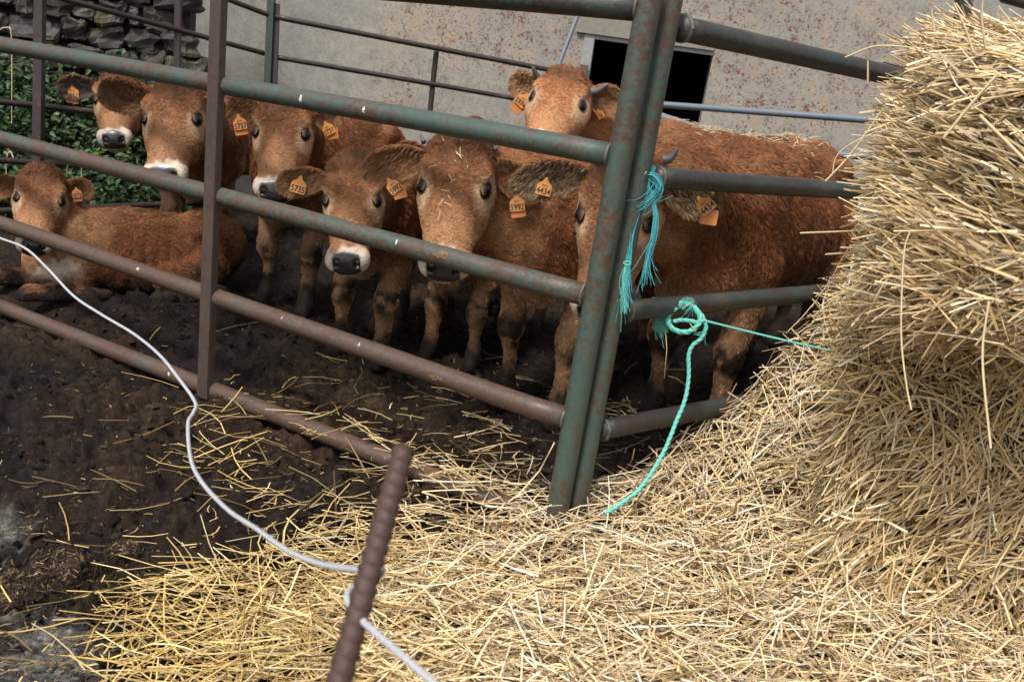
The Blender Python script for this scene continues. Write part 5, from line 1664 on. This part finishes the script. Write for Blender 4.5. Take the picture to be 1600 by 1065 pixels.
strands('fray', [(1060, 478), (1072, 470), (1082, 474), (1072, 486)], dk - .02, 22, .007, M_twine_teal, kr, 8, .0009, .010)
strands('fray', [(1084, 520), (1098, 522), (1096, 536)], dk - .01, 8, .005, M_twine_teal, kr, 9, .0007, .012)
v, f = join([tube([at(1040, 520, dk - .01), at(1042, 545, dk - .01), at(1038, 590, dk)], .0013, 4), tube([at(1022, 478, dk - .02), at(1038, 490, dk - .02), at(1028, 482, dk - .02)], .0016, 4), tube([at(1078, 505, dk - .03), at(1088, 520, dk - .03)], .0013, 4), tube([at(1066, 482, dk - .03), at(1078, 474, dk - .03)], .0022, 4)])
mesh_obj('straw_wisp', v, f, M_knotstraw, kr)['kind'] = 'stuff'

# ------------------------------------------------------------------ rebar stake and the white electric rope
rt, rb = at(630, 703, .92), at(524, 1085, .80)
dirv = unit(rb - rt)
foot = rt + dirv * (rt[2] / -dirv[2])
sk = root('rebar_stake', foot * np.array([1, 1, 0]), 'rusty twisted rebar stake in front, out of focus, with white rope round it', 'stake')
ns_ = 900
t = np.linspace(0, 1, ns_)
Pp = rt + (foot - rt) * t[:, None]
Ltot = np.linalg.norm(foot - rt)
sides = 20
aa = np.linspace(0, 2 * pi, sides, endpoint=False)
phs = (t[:, None] * Ltot / .0140 + aa[None] / (2 * pi) * 1.0)
rs_ = 1 + .075 * np.clip(np.sin(2 * pi * phs) * 2.2 - .6, -1, 1)
v, f = tube(Pp, .0102, sides, .04, 3, False, rs_)
mesh_obj('bar', v, f, M_rebar, sk)
T_, N_, B_ = frames(Pp[:3])
tc = [rt - dirv * .0015] + [rt + (math.cos(a_) * N_[0] + math.sin(a_) * B_[0]) * .0106 * (1 + .10 * math.sin(3 * a_)) for a_ in np.linspace(0, 2 * pi, 16, endpoint=False)]
mesh_obj('cut_end', tc, [[0, 1 + (i + 1) % 16, 1 + i] for i in range(16)], M_rebar_cut, sk)
er = root('electric_rope', foot * np.array([1, 1, 0]) + np.array([0, .01, 0]), 'white braided electric fence rope sagging from the gate to the rusty stake', 'rope')
d_r = .86
rope_pts = [(-60, 350, 3.1), (0, 372, 2.9), (40, 388, 2.75), (75, 420, 2.6), (115, 462, 2.45), (160, 492, 2.3), (210, 522, 2.15), (250, 555, 2.0), (280, 592, 1.88), (305, 628, 1.78), (302, 645, 1.74), (294, 662, 1.70), (298, 715, 1.58), (315, 752, 1.48), (355, 795, 1.36), (400, 825, 1.24), (450, 860, 1.10), (500, 880, .98), (545, 888, .90), (572, 890, .847), (588, 889, .846), (597, 891, .860), (588, 902, .878), (566, 912, .876), (548, 920, .862), (543, 934, .846), (554, 956, .832), (590, 990, .80), (630, 1025, .77), (680, 1068, .74), (740, 1120, .70)]
rope('rope', [p[:2] for p in rope_pts], [p[2] for p in rope_pts], .0031, er, M_whiterope, 8)

# ------------------------------------------------------------------ straw bits on the forehead of the calf tagged 5992 and on backs
def bits(pairs, d_, w_):
    return [tube([at(x0, y0, d_), at((x0 + x1) / 2, (y0 + y1) / 2, d_ - .003), at(x1, y1, d_ + .001)], w_, 4) for (x0, y0, x1, y1) in pairs]
